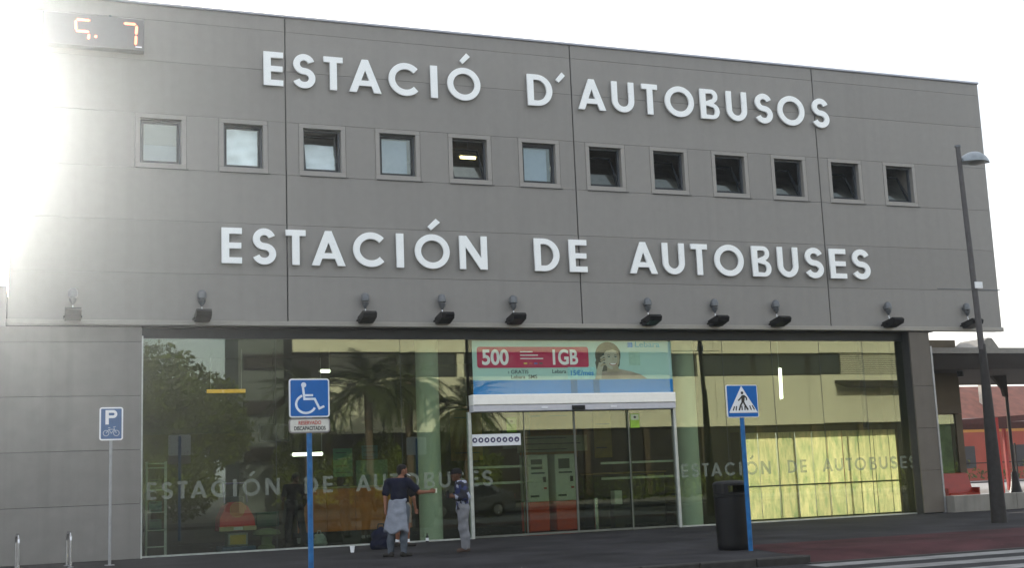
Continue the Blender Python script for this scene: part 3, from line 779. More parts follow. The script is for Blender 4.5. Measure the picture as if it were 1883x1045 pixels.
# ------------------------------------------------------------------ translucent glass partition, backlit by the sun
def part_mat():
    mt = bpy.data.materials.new('cast_glass'); mt.use_nodes = True
    n, l = mt.node_tree.nodes, mt.node_tree.links; n.clear()
    o = n.new('ShaderNodeOutputMaterial')
    tc = n.new('ShaderNodeTexCoord')
    nz = n.new('ShaderNodeTexNoise'); nz.inputs['Scale'].default_value = 2.2; nz.inputs['Detail'].default_value = 9; nz.inputs['Roughness'].default_value = .7
    mp = n.new('ShaderNodeMapping'); mp.inputs['Scale'].default_value = (3.2, 1.0, .75)
    l.new(tc.outputs['Object'], mp.inputs['Vector']); l.new(mp.outputs['Vector'], nz.inputs['Vector'])
    cr = n.new('ShaderNodeValToRGB')
    cr.color_ramp.elements[0].position = .36; cr.color_ramp.elements[0].color = (.38,.44,.23,1)  # green and yellow streaks of backlight painted into the glass colour
    cr.color_ramp.elements[1].position = .60; cr.color_ramp.elements[1].color = (.86,.72,.42,1)
    l.new(nz.outputs['Fac'], cr.inputs['Fac'])
    tl = n.new('ShaderNodeBsdfTranslucent'); df = n.new('ShaderNodeBsdfDiffuse'); gl = n.new('ShaderNodeBsdfGlossy'); gl.inputs['Roughness'].default_value = .18
    oi = n.new('ShaderNodeObjectInfo'); mr = n.new('ShaderNodeMapRange'); mr.inputs['To Min'].default_value = .78; mr.inputs['To Max'].default_value = 1.0
    l.new(oi.outputs['Random'], mr.inputs['Value'])
    mc = n.new('ShaderNodeMix'); mc.data_type = 'RGBA'; mc.blend_type = 'MULTIPLY'; mc.inputs['Factor'].default_value = 1
    l.new(cr.outputs['Color'], mc.inputs['A']); l.new(mr.outputs['Result'], mc.inputs['B'])
    l.new(mc.outputs['Result'], tl.inputs['Color']); l.new(mc.outputs['Result'], df.inputs['Color'])
    bp = n.new('ShaderNodeBump'); bp.inputs['Strength'].default_value = .6; bp.inputs['Distance'].default_value = .05
    l.new(nz.outputs['Fac'], bp.inputs['Height'])
    l.new(bp.outputs['Normal'], gl.inputs['Normal'])
    m1 = n.new('ShaderNodeMixShader'); m1.inputs['Fac'].default_value = .30
    l.new(tl.outputs['BSDF'], m1.inputs[1]); l.new(df.outputs['BSDF'], m1.inputs[2])
    m2 = n.new('ShaderNodeMixShader'); m2.inputs['Fac'].default_value = .07
    l.new(m1.outputs['Shader'], m2.inputs[1]); l.new(gl.outputs['BSDF'], m2.inputs[2])
    l.new(m2.outputs['Shader'], o.inputs['Surface'])
    return mt
M_cast = part_mat()
pt = thing('glass_partition', 'yellow green translucent glass partition of upright panels behind the right hand glazing', 'partition', (18.1,.95,0))
px_ = [0.0,.43,1.02,1.62,2.16,2.66,3.16,3.70,4.22,4.74,5.25,5.68]
for a, b in zip(px_, px_[1:]):
    for z0, z1 in ((.06,.915),(.955,2.38)):
        n = 6; v = []; fc = []
        for i in range(n+1):
            for j in range(2):
                u_ = i/n
                v.append((a+.008+(b-a-.016)*u_, .03*math.sin(math.pi*u_) + random.uniform(-.004,.004), z0 if j == 0 else z1))
        for i in range(n): fc.append((2*i,2*i+2,2*i+3,2*i+1))
        MB().add(v, fc).build('panel', M_cast, pt, smooth=True)
MB().box(0,-.02,.918,5.70,.05,.952).build('transom', mat('partition_transom',(.10,.11,.06),rough=.5), pt)
MB().box(0,-.02,0,5.70,.05,.055).build('base_rail', mat('partition_transom',(.1,.1,.06)), pt)
for x in px_: MB().box(x-.010,.032,.06,x+.010,.058,2.38).build('upright_bar', mat('partition_mullion',(.12,.14,.07),rough=.5), pt)

# ------------------------------------------------------------------ things in the hall
def tube_lamp(label, p0, p1, hz):
    t = thing('tube_lamp', label, 'lamp', p0)
    d = Vector(p1) - Vector(p0)
    MB().cyl((0,0,0), d, .045, n=10).build('lamp_tube', M_tube, t, smooth=True)
    u_ = d.normalized(); s_ = Vector((0,.055,0))
    MB().cyl(Vector((0,0,0))-u_*.05+s_, d+u_*.05+s_, .022, n=8).build('lamp_housing', M_alu, t)
    MB().cyl(d+s_, (d.x, d.y+.055, hz-p0[2]), .008, n=6).build('hanger', M_galv, t)
    return t
tube_lamp('lit horizontal fluorescent tube above the ticket counter behind the disabled parking sign', (6.22,3.0,2.22), (6.97,3.0,2.22), 4.9)
tube_lamp('lit upright fluorescent tube behind the glazing right of the crossing sign', (19.55,1.2,3.32), (19.57,1.2,4.17), 4.95)
tube_lamp('small lit lamp high up behind the glass above the disabled parking sign', (6.97,3.0,4.33), (7.2,3.0,4.33), 4.9)
ck2 = thing('ticket_counter', 'long orange wood ticket counter behind the glass left of the column', 'counter', (6.1,1.9,0))
for k in range(4):
    MB().cbox(k*.72+.004,0,.30,(k+1)*.72-.004,.05,1.33,.01).build('front_panel', M_wood, ck2)
MB().box(0,.04,0,2.88,.6,.29).build('plinth', M_innerdark, ck2)
MB().cbox(-.04,-.06,1.335,2.92,.65,1.375,.01).build('counter_top', mat('counter_top',(.55,.42,.2),rough=.35), ck2)
MB().cbox(1.5,.1,1.377,2.3,.14,2.0,.005).build('screen_panel', mat('green_panel',(.10,.20,.13),rough=.4), ck2)
def sheet(name, label, x, y, z, w, h, c, cat='poster', lines=4):
    t = thing(name, label, cat, (x,y,z))
    MB().box(0,0,0,w,.01,h).build('sheet', mat('sheet_%s' % label[:18], c, rough=.6, var=.15, scale=6), t)
    for k in range(lines):
        zz = h*(.85-.7*k/max(1,lines-1))
        MB().box(w*.12,-.005,zz-.012,w*(.9 if k%2 else .7),-.001,zz+.012).build('print_line', M_bdark, t)
    return t
sheet('poster', 'green poster inside the hall right of the fluorescent tube', 7.25,3.0,1.62,.5,.72,(.08,.26,.16))
sheet('poster', 'small blue poster inside the hall above the wooden counter', 8.0,3.0,2.05,.42,.35,(.08,.16,.22),lines=3)
sheet('poster', 'pale paper notice above the counter near the man in navy', 8.0,3.0,1.55,.40,.34,(.35,.36,.30),lines=3)
sheet('notice_board', 'wide pale notice hanging behind the doors above the ticket machines', 12.45,3.4,2.1,2.1,.44,(.34,.37,.30),'notice',3)
M_mach = mat('machine_white', (.72,.74,.70), rough=.4, var=.06)
M_machred = mat('machine_red', (.70,.055,.012), rough=.45, var=.08)
def machine(x, lb):
    t = thing('ticket_machine', lb, 'ticket machine', (x,2.0,0), 0, 'ticket machines behind the doors')
    MB().cbox(0,0,.78,.58,.55,2.0,.02).build('cabinet', M_mach, t)
    MB().cbox(0,0.004,.02,.58,.55,.775,.02).build('base', M_machred, t)
    MB().box(.10,-.006,1.62,.42,-.001,1.88).build('screen', mat('machine_screen',(.08,.10,.09),rough=.15), t)
    MB().box(.10,-.006,1.50,.48,-.001,1.54).build('print_line', M_bdark, t)
    MB().box(.42,-.02,1.28,.50,-.001,1.42).build('coin_slot', M_signblack, t)
    MB().box(.44,-.02,1.10,.52,-.001,1.15).build('card_slot', M_signred, t)
    MB().box(.06,-.006,.90,.30,-.001,.95).build('print_line', M_bdark, t)
    return t
machine(12.17,'white and red ticket machine behind the doors, left of the pair'); machine(12.95,'white and red ticket machine behind the doors, right of the pair')
# wire shelf rack by the left edge of the glazing
sh = thing('shelf_rack', 'white metal shelf rack just inside the left end of the glazing', 'shelf', (2.5,1.0,0))
for x in (0,.42):
    for y in (0,.3): MB().box(x,y,0,x+.025,y+.025,2.1).build('upright', M_signwhite, sh)
for z in (.18,.55,.95,1.45,1.95,2.05): MB().box(.026,0,z,.419,.325,z+.02).build('shelf', M_signwhite, sh)
for i,(z,c) in enumerate(((.57,(.1,.2,.15)),(.97,(.10,.25,.25)),(1.47,(.25,.25,.15)))):
    sheet('brochure_stack', ['green','teal','yellow'][i]+' brochures on the white shelf rack', 2.56,1.06,z,.28,.24,c,'brochures',2)
# coin operated ride
rd = thing('coin_ride', 'red coin operated children ride with yellow spiral on its nose behind the glass', 'ride', (4.53,1.25,0))
M_ridered = mat('ride_red',(.75,.03,.018),rough=.25,var=.08)
MB().cbox(-.36,-.25,0,.42,.65,.10,.02).build('base_plate', mat('ride_blue',(.05,.10,.22),rough=.4), rd)
MB().cbox(-.21,-.16,.11,.25,.35,.40,.02).build('pedestal', mat('ride_grey',(.30,.30,.28),rough=.4), rd)
MB().box(-.16,-.168,.15,.20,-.161,.36).build('coin_panel', mat('ride_yellow',(.55,.36,.02),rough=.4), rd)
MB().prism_y([(-.40,.46),(.44,.46),(.40,.75),(.26,1.0),(.10,1.12),(-.14,1.12),(-.27,1.0),(-.38,.75)], -.12, .62).build('body', M_ridered, rd)
sp = [(.02+.19*(1-k/70)*math.cos(k*.36), .93+.19*(1-k/70)*math.sin(k*.36)) for k in range(66)]
MB().ribbon(sp, .016, -.134, -.122).build('spiral', mat('ride_yellow',(.5,.3,.02)), rd)
MB().cbox(-.40,-.20,.46,-.08,-.121,.56,.01).build('headlight', mat('ride_lamp',(.55,.45,.25),rough=.3), rd)
MB().cbox(.14,-.20,.46,.44,-.121,.56,.01).build('headlight', mat('ride_lamp',(.5,.4,.2)), rd)
MB().box(-.07,-.19,.47,.13,-.122,.55).build('number_plate', M_signwhite, rd)
MB().tube([(-.25,.1,1.1),(-.25,.3,1.55),(.27,.3,1.55),(.27,.1,1.1)], .02, 8).build('screen_frame', mat('ride_violet',(.12,.06,.25),rough=.3), rd)
MB().cbox(-.22,.35,.75,.24,.42,1.25,.02).build('seat_back', M_black, rd)
# toadstool seat, bag, monitor, yellow beam
ms = thing('toadstool_seat', 'low green padded seat with pale top between the ride and the standing person', 'seat', (5.25,1.35,0))
MB().lathe([(.20,0),(.20,.05),(.12,.10),(.14,.28),(.34,.34),(.30,.42),(.12,.47),(.01,.48)],18).build('cushion', mat('pale_green',(.20,.24,.12),rough=.6), ms, smooth=True)
MB().cbox(-.2,.25,.5,.35,.33,.85,.03).build('seat_back', mat('dark_green',(.03,.10,.07),rough=.6), ms)
mn = thing('hall_monitor', 'black hanging monitor inside the hall left of the disabled parking sign', 'monitor', (5.35,2.8,2.55))
MB().cbox(0,0,0,.75,.10,.45,.015).build('casing', M_black, mn); MB().box(.04,-.004,.04,.71,-.001,.41).build('screen', mat('off_screen',(.01,.012,.012),rough=.1), mn)
MB().cyl((.37,.05,.45),(.37,.05,2.35),.02,n=8).build('hanger', M_black, mn)
yb = thing('yellow_sign', 'yellow hanging sign bar high behind the glass in front of the tree reflection', 'sign', (4.1,3.0,3.80))
MB().cbox(0,0,0,.95,.06,.09,.01).build('bar', mat('sign_yellow',(.85,.50,.05),rough=.4,emit=(1,.55,.08),estr=.35), yb); MB().cyl((.1,.03,.09),(.1,.03,1.1),.006,n=6).cyl((.85,.03,.09),(.85,.03,1.1),.006,n=6).build('hanger', M_galv, yb)  # the yellow bar is given a faint glow of its own
# interior furniture beyond the doors
dk = thing('info_desk', 'dark desk with a wooden top inside the hall right of the doors', 'desk', (14.6,3.2,0))
MB().cbox(0,0,.02,2.2,.7,1.42,.02).build('desk_body', M_innerdark, dk); MB().cbox(-.05,-.05,1.425,2.25,.75,1.47,.01).build('desk_top', mat('desk_oak',(.45,.30,.10),rough=.4), dk)
bl = thing('steel_bollard', 'steel bollard inside the entrance behind the right door', 'bollard', (13.9,1.6,0))
MB().lathe([(.06,0),(.06,.78),(.052,.82),(.02,.835)],16).build('bollard_post', M_steel, bl, smooth=True)
cb = thing('waste_carton', 'small pale carton on the floor behind the right door', 'carton', (14.6,1.9,.62))
MB().cbox(0,0,0,.22,.25,.36,.01).build('carton_body', M_mach, cb); MB().box(-.03,.0,-.62,.25,.28,-.004).build('stand', M_innerdark, cb)
sheet('menu_board', 'ochre board on the hall wall right of the doors', 15.0,3.9,1.9,.55,1.9,(.40,.27,.04),'board',3)
sheet('menu_board', 'tall grey advertising board inside the hall beside the right door', 13.2,6.5,2.3,.9,2.0,(.18,.22,.17),'board',3)
for k, x in enumerate((11.7,13.9,14.8)):
    sheet('hall_poster', ['left','middle','right'][k]+' orange poster on the hall rear wall behind the doors', x,6.9,2.0,1.0,1.5,(.42,.20,.03),'poster',2)

# ------------------------------------------------------------------ signs
def plate_sign(t, w, h, z, rad, m_in, border=.025, y=-.05):
    me = curve_mesh([rrect(-w/2,z,w/2,z+h,rad)], .02); me.materials.append(M_signwhite)
    p = link('plate', me, t, loc=(0,y,0))
    me = curve_mesh([rrect(-w/2+border,z+border,w/2-border,z+h-border,max(.01,rad-border))], .003); me.materials.append(m_in)
    q = link('plate_field', me, p, loc=(0,-.004,0))
    MB().box(-.06,.021,z+h*.3,.06,.03,z+h*.3+.04).box(-.06,.021,z+h*.7,.06,.03,z+h*.7+.04).build('clamp', M_galv, p)
    return p
# bicycle parking
s1 = thing('bicycle_parking_sign', 'weathered blue bicycle parking sign with a white P on a grey pole', 'sign', (1.55,-1.96,0), R(2))
MB().cyl((0,0,0),(0,0,3.12),.03,n=12).build('pole', M_galv, s1, smooth=True)
MB().box(-.09,-.09,0,.09,.09,.012).build('base_plate', M_galv, s1)
p = plate_sign(s1,.46,.67,2.48,.05,M_blue_dull,.03)
me = curve_mesh([[(q[0]-.115,q[1]+2.80) for q in lp] for lp in letter_loops('P',.23,.29,.065,.055)], .003); me.materials.append(M_signwhite)
link('letter', me, p, loc=(0,-.008,0))
M_bike = mat('bike_symbol',(.42,.48,.58),rough=.4)
bk_ = MB()
for cx_ in (-.10,.10): MB().ribbon(ring(cx_,2.625,.055,.055,20), .013, -.0075, -.0042, True).build('bicycle_wheel', M_bike, p)
MB().ribbon([(-.10,2.625),(-.045,2.70),(.06,2.70),(.10,2.625)], .013, -.0105, -.0080).build('bicycle_frame', M_bike, p)
MB().ribbon([(-.045,2.70),(.0,2.62),(.06,2.70),(.055,2.735)], .013, -.0135, -.0110).build('bicycle_frame', M_bike, p)
MB().ribbon([(-.06,2.735),(-.02,2.735)], .013, -.0105, -.0080).ribbon([(.035,2.745),(.085,2.755)], .013, -.0105, -.0080).build('bicycle_handle', M_bike, p)
# disabled parking
s2 = thing('disabled_parking_sign', 'square blue wheelchair parking sign over a small white plate on a blue pole', 'sign', (4.142,-8.9,0))
MB().cyl((0,0,0),(0,0,3.05),.043,n=14).build('pole', M_bluepole, s2, smooth=True)
p = plate_sign(s2,.646,.615,2.475,.045,M_blue,.022)
z0 = 2.475
def wp(x, y): return (-.323 + (x-150)/353*.646, z0 + .615*(1-(y-75)/355))
W_ = mat('wheelchair_white',(.70,.78,.86),rough=.35)
flat('head', [ring(*wp(277,133),.041,.041,20)], -.0075, W_, p)
MB().ribbon([wp(270,150),wp(282,262),wp(372,262),wp(412,350),wp(455,330)], .036, -.0105, -.0080).build('body_stroke', W_, p)
MB().ribbon([wp(280,228),wp(358,228)], .034, -.0075, -.0042).build('arm_stroke', W_, p)
MB().ribbon([wp(262,230)] + [wp(295+85*math.cos(R(a)), 308-82*math.sin(R(a))) for a in range(125,345,10)], .036, -.0078, -.0042).build('wheel_stroke', W_, p)
me = curve_mesh([rrect(-.33,2.23,.325,2.46,.05)], .02); me.materials.append(mat('plate_rim',(.22,.20,.20),rough=.4)); p2 = link('text_plate', me, s2, loc=(0,-.05,0))
me = curve_mesh([rrect(-.31,2.25,.305,2.44,.035)], .003); me.materials.append(mat('plate_cream',(.62,.62,.56),rough=.5)); link('plate_field', me, p2, loc=(0,-.004,0))
def ctext(txt, z, size, m_, parent, y, sx):
    me = text_mesh(txt, size, .003, .02, 'CENTER', sx); me.materials.append(m_); return link('print', me, parent, loc=(0,y,z))
ctext('RESERVADO', 2.362, .085, M_signred, p2, -.008, .78); ctext('DISCAPACITADOS', 2.275, .085, M_signblack, p2, -.008, .72)
# pedestrian crossing
s3 = thing('pedestrian_crossing_sign', 'square blue pedestrian crossing sign with white triangle on a blue pole beside the bin', 'sign', (11.645,-9.57,0), R(3))
MB().cyl((0,0,0),(0,0,2.82),.04,n=14).build('pole', M_bluepole, s3, smooth=True)
p = plate_sign(s3,.65,.57,2.29,.035,M_blue,.014)
def cp(x, y): return (-.325 + (x-285)/(905-285)*.65, 2.29 + .57*(1-(y-170)/(770-170)))
flat('triangle', [[cp(585,190),cp(880,672),cp(318,672)]], -.0075, M_signwhite, p)
flat('lower_border', [[cp(325,672),cp(888,672),cp(888,684),cp(325,684)]], -.0075, M_signwhite, p)
flat('head', [ring(*cp(592,318),.026,.026,16)], -.011, M_signblack, p)
flat('torso', [[cp(575,365),cp(625,355),cp(640,400),cp(625,490),cp(570,490)]], -.011, M_signblack, p)
MB().ribbon([cp(590,372),cp(550,420),cp(505,460)], .024, -.0135, -.0113).build('arm', M_signblack, p)
MB().ribbon([cp(622,365),cp(672,410),cp(672,455)], .024, -.0135, -.0113).build('arm', M_signblack, p)
MB().ribbon([cp(590,480),cp(548,545),cp(512,640)], .030, -.0135, -.0113).build('leg', M_signblack, p)
MB().ribbon([cp(605,480),cp(640,550),cp(690,632)], .030, -.0155, -.0137).build('leg', M_signblack, p)
for a, b in (((428,565),(395,640)),((468,560),(452,640)),((572,556),(575,636)),((632,560),(630,636)),((728,552),(758,632)),((778,548),(820,628))):
    MB().ribbon([cp(*a),cp(*b)], .022, -.0098, -.0078).build('bar', M_signblack, p)

# ------------------------------------------------------------------ litter bin
lb = thing('litter_bin', 'black round litter bin with domed hood and slot opening at the kerb', 'bin', (11.66,-9.0,0))
n = 28
MB().lathe([(.265,0),(.285,.03),(.29,.10),(.298,.55),(.305,.92),(.315,.93),(.315,.965),(.28,.97)], n).build('body', M_black, lb, smooth=True)
hood = MB(); r = .312
for i in range(n):
    a0, a1 = 2*math.pi*i/n, 2*math.pi*(i+1)/n
    mid = math.degrees((a0+a1)/2) % 360
    op = min(abs(mid-270), abs(mid-90)) < 33
    for zl, zh in (((.972,1.0),(1.12,1.15)) if op else ((.972,1.15),)):
        v = [(rr_*math.cos(a), rr_*math.sin(a), z) for z in (zl,zh) for rr_ in (r,r-.02) for a in (a0,a1)]
        hood.add(v, [(0,1,5,4),(2,6,7,3),(4,5,7,6),(0,2,3,1),(0,4,6,2),(1,3,7,5)])
hood.lathe([(.3125,1.152),(.30,1.175),(.26,1.195),(.15,1.21),(.01,1.215)], n)
hood.build('hood', M_black, lb, smooth=True)
MB().lathe([(.26,.968),(.25,.972)], 20).build('liner', mat('bin_liner',(.12,.12,.11),rough=.5), lb)

# ------------------------------------------------------------------ cycle hoops
def rack(x, y, lb_):
    t = thing('bicycle_rack', lb_, 'bicycle rack', (x,y,0), R(4), 'steel bicycle hoops by the left wall')
    pts = [(0,-.36,0),(0,-.36,.52)] + [(0,-.36+.18*(1-math.cos(R(a))),.52+.16*math.sin(R(a))) for a in (30,60,90)] + [(0,.18+.18*math.sin(R(a)),.52+.16*math.cos(R(a))) for a in (0,30,60,90)] + [(0,.36,0)]
    MB().tube(pts, .026, 10).build('hoop', M_steel, t, smooth=True)
    MB().cyl((0,-.36,0),(0,-.36,.012),.06,n=12).cyl((0,.36,0),(0,.36,.012),.06,n=12).build('foot_plate', M_galv, t)
rack(-.17,-1.5,'steel bicycle hoop nearest the left edge of the picture'); rack(.795,-1.5,'steel bicycle hoop nearer the bicycle parking sign')

# ------------------------------------------------------------------ street lamp
sl = thing('street_lamp', 'tall grey street lamp with a shallow hooded head at the right end of the facade', 'street lamp', (20.28,-6.0,0))
MB().lathe([(.175,0),(.17,.04),(.155,.9),(.135,1.8),(.112,2.7),(.092,3.4),(.076,4.0),(.07,4.02)], 18).build('base_sleeve', mat('lamp_base',(.035,.033,.032),rough=.6,var=.2), sl, smooth=True)
MB().cyl((-.02,0,3.9),(-.14,0,8.66),.072,.055,n=14).build('pole', mat('lamp_pole',(.09,.085,.085),rough=.55,var=.12), sl, smooth=True)
MB().cyl((-.14,0,8.655),(-.14,0,8.70),.072,n=14).build('pole_cap', M_lampgrey, sl)
hdm = MB()
prof = []
NS = 10; v = []; fc = []
for i in range(NS+1):
    u_ = i/NS; x = -.10 + .86*u_
    wv = .26*math.sin(math.pi*min(1,.12+.88*u_))**.8; tp = .26*math.sin(math.pi*(.10+.86*u_))**.9
    for k in range(9):
        a = math.pi*k/8
        v.append((x, -wv*math.cos(a), 8.30 + tp*math.sin(a) + .03*u_))
for i in range(NS):
    for k in range(8): fc.append((i*9+k,(i+1)*9+k,(i+1)*9+k+1,i*9+k+1))
    fc.append((i*9,i*9+8,(i+1)*9+8,(i+1)*9))
fc += [tuple(range(9)), tuple(NS*9+k for k in range(8,-1,-1))]
MB().add(v, fc).build('lamp_head', mat('lamp_hood',(.22,.25,.27),rough=.4,metal=.2), sl, smooth=True)
MB().lathe([(.01,-.05),(.16,-.03),(.20,.0)], 16, (.36,0,8.31)).build('lamp_glass', mat('lamp_diffuser',(.30,.30,.28),rough=.3), sl, smooth=True)
MB().box(-.11,-.10,5.30,.10,-.075,5.45).build('notice_plate', M_signwhite, sl)
MB().cyl((-1.12,-.02,5.28),(.66,-.02,5.275),.012,n=6).build('banner_arm', M_lampgrey, sl)

# ------------------------------------------------------------------ right hand side: low wall, passage, canopy, yard
w1 = thing('low_wall', 'low pale concrete wall right of the pillar behind the street lamp', 'wall', (23.9,-.3,0))
for k in range(4): MB().cbox(.0+k*2.2+.004,0,0,(k+1)*2.2-.004,.35,.455,.01).build('wall_block', M_concrete, w1)
kz = thing('side_kiosk', 'brown plastered kiosk with glass front and painted green reflection in the passage behind the pillar', 'kiosk', (24.3,4.7,0))
MB().box(0,0,2.95,3.3,2.0,4.6).build('dark_fascia', mat('kiosk_dark',(.012,.010,.008),rough=.7), kz)
MB().box(3.302,-.05,2.96,4.42,2.0,5.4).build('plaster_wall', M_plaster, kz); MB().box(4.16,-.04,0,4.42,.24,2.95).build('plaster_pier', M_plaster, kz)
MB().box(0,.25,0,4.42,.27,2.94).build('kiosk_reflection_sheet', mat('kiosk_green_reflection',(.34,.44,.30),rough=.6,var=.3,scale=3), kz)  # green of the glass reflection painted on a sheet behind the panes
for k in range(4): MB().box(.05+k*1.02,.0,.05,.05+k*1.02+1.0,.012,2.93).build('glass_pane', M_glass, kz)
MB().box(-.12,-.06,0,-.02,.06,2.9).build('red_jamb', M_redpost, kz)
rs = thing('red_seat_bank', 'red rounded bench seat in the passage behind the low wall', 'seat', (26.55,2.6,0))
MB().prism_x([(-.3,.0),(-.3,.42),(.0,.46),(.18,1.02),(.32,1.05),(.36,.98),(.26,.0)], -.55, .55).build('seat_shell', M_seatred, rs); MB().box(-.6,-.25,0,-.552,.30,.6).build('seat_end', M_seatred, rs); MB().box(.552,-.25,0,.6,.30,.6).build('seat_end', M_seatred, rs)
cn = thing('platform_canopy', 'grey steel bus platform canopy with dark underside right of the station', 'canopy', (24.3,3.0,0))
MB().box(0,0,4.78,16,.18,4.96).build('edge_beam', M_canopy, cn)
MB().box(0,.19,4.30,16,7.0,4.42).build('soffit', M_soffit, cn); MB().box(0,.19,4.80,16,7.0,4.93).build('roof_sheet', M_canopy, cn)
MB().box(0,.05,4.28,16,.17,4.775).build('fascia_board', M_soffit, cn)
MB().prism_y([(4.05,4.965),(4.58,5.32),(4.75,5.31),(5.02,4.965)], .3, 1.6).build('roof_vent', M_canopy, cn)
MB().cyl((3.95,1.0,4.12),(3.95,1.0,4.30),.10,n=12).build('loudspeaker', M_black, cn)
MB().cyl((7.6,3.0,.9),(7.6,3.0,4.3),.055,n=12).build('post', M_black, cn, smooth=True)
MB().lathe([(.30,0),(.26,.1),(.16,.5),(.10,.95),(.055,1.0)], 14, (7.6,3.0,0)).build('post_base', M_black, cn, smooth=True)
MB().prism_y([(7.0,4.30),(7.62,4.30),(7.62,3.55),(7.48,3.60),(7.42,3.85)], 2.93, 3.07).build('bracket', M_soffit, cn)
MB().cbox(6.92,2.94,0,7.08,3.06,2.85,.01).build('red_post', M_redpost, cn); MB().cbox(7.20,5.9,0,7.42,6.12,4.3,.01).build('grey_post', M_concrete, cn)
pf = thing('bus_shelter', 'low maroon steel bus shelter roof beyond the canopy posts', 'shelter', (36.5,15,0))
MB().add([(0,0,2.75),(14,0,2.75),(14,6,3.2),(0,6,3.2),(0,0,3.05),(14,0,3.05),(14,6,3.5),(0,6,3.5)],[(0,3,2,1),(4,5,6,7),(0,1,5,4),(1,2,6,5),(2,3,7,6),(3,0,4,7)]).build('roof', M_maroon, pf)
MB().add([(0,-.4,2.9),(14,-.4,3.45),(14,-.2,3.45),(0,-.2,2.9),(0,-.4,3.15),(14,-.4,3.7),(14,-.2,3.7),(0,-.2,3.15)],[(0,3,2,1),(4,5,6,7),(0,1,5,4),(1,2,6,5),(2,3,7,6),(3,0,4,7)]).build('front_beam', M_maroon, pf)
for x in (2.2,6.0,10): MB().cbox(x,2.9,0,x+.14,3.04,2.95,.01).build('post', M_redpost, pf)
fn = thing('yard_fence', 'black railing fence along the bus yard in front of the red wall', 'fence', (40,20,0))
MB().box(0,0,1.27,14,.05,1.32).build('rail', M_black, fn); MB().box(0,0,.35,14,.05,.40).build('rail', M_black, fn)
for k in range(9): MB().box(.2+k*1.6,-.01,0,.26+k*1.6,.06,2.2).build('post', M_black, fn)
for k in range(2): MB().box(28+0,12+k*2.2,-.002,60,12.35+k*2.2,.003).build('sunlit_strip', M_white, None)  # white strips painted in for sunlit stretches of the yard road
for o in [o for o in bpy.data.objects if o.name.startswith('sunlit_strip')]: o.parent = bpy.data.objects['bus_yard']
rb = thing('red_building', 'red walled building with tiled roof and pale chimney in the far right background', 'building', (56,45,0))
MB().box(0,0,0,34,8,3.5).build('wall', M_redwall, rb); MB().box(0,-.02,3.5,34,8,4.3).build('wall_band', M_ochre, rb)
MB().prism_x([(-.7,4.3),(8.7,4.3),(4,7.0)], -.6, 34.6).build('roof', M_rooftile, rb); rf = [c for c in rb.children if c.name.startswith('roof')]
MB().prism_x([(-.72,4.28),(-.5,4.28),(3.9,7.12),(3.7,7.12)], -.6,34.6).build('roof_course', M_rooftile, rb)
MB().box(10.7,1.0,4.6,11.3,1.6,7.5).build('chimney', M_terracotta, rb); MB().box(10.6,.9,7.5,11.4,1.7,7.72).build('chimney_cap', M_lampgrey, rb)
for k in range(6): MB().box(2+k*5,-.06,.9,3.4+k*5,-.021,2.5).build('window', M_dark, rb)
gp = MB()
for k in range(500):
    x, y, z = random.uniform(0,26), random.uniform(-.5,.5), abs(random.gauss(0,.5))+.05
    s_ = random.uniform(.1,.25); a = random.uniform(0,6.28)
    gp.add([(x,y,z),(x+s_*math.cos(a),y+s_*math.sin(a),z+.05),(x+s_*math.cos(a+.8),y+s_*math.sin(a+.8),z+s_),(x,y,z+s_*.8)],[(0,1,2,3)])
tag(gp.build('wild_hedge', M_leaf, None, loc=(58,43.5,0)), kind='stuff')

# ------------------------------------------------------------------ small litter on the pavement
cu = thing('paper_cup', 'crumpled white paper cup lying on the pavement near the glass', 'cup', (6.37,-2.47,0))
MB().lathe([(.035,0),(.045,.06),(.052,.12),(.054,.125)],14).build('cup_body', M_paper, cu, smooth=True); MB().lathe([(.054,.125),(.056,.132),(.05,.134)],14).build('cup_rim', M_paper, cu)
bt = thing('drink_bottle', 'small dark bottle with white label standing by the round column', 'bottle', (8.82,.16,0))
MB().lathe([(.035,0),(.038,.01),(.038,.12),(.015,.17),(.014,.21)],12).build('bottle_body', M_black, bt, smooth=True); MB().lathe([(.0385,.03),(.0388,.10)],12).build('bottle_label', M_signwhite, bt)
bg = thing('dark_bag', 'dark navy holdall on the pavement at the left of the man in jeans', 'bag', (7.15,-1.9,0))

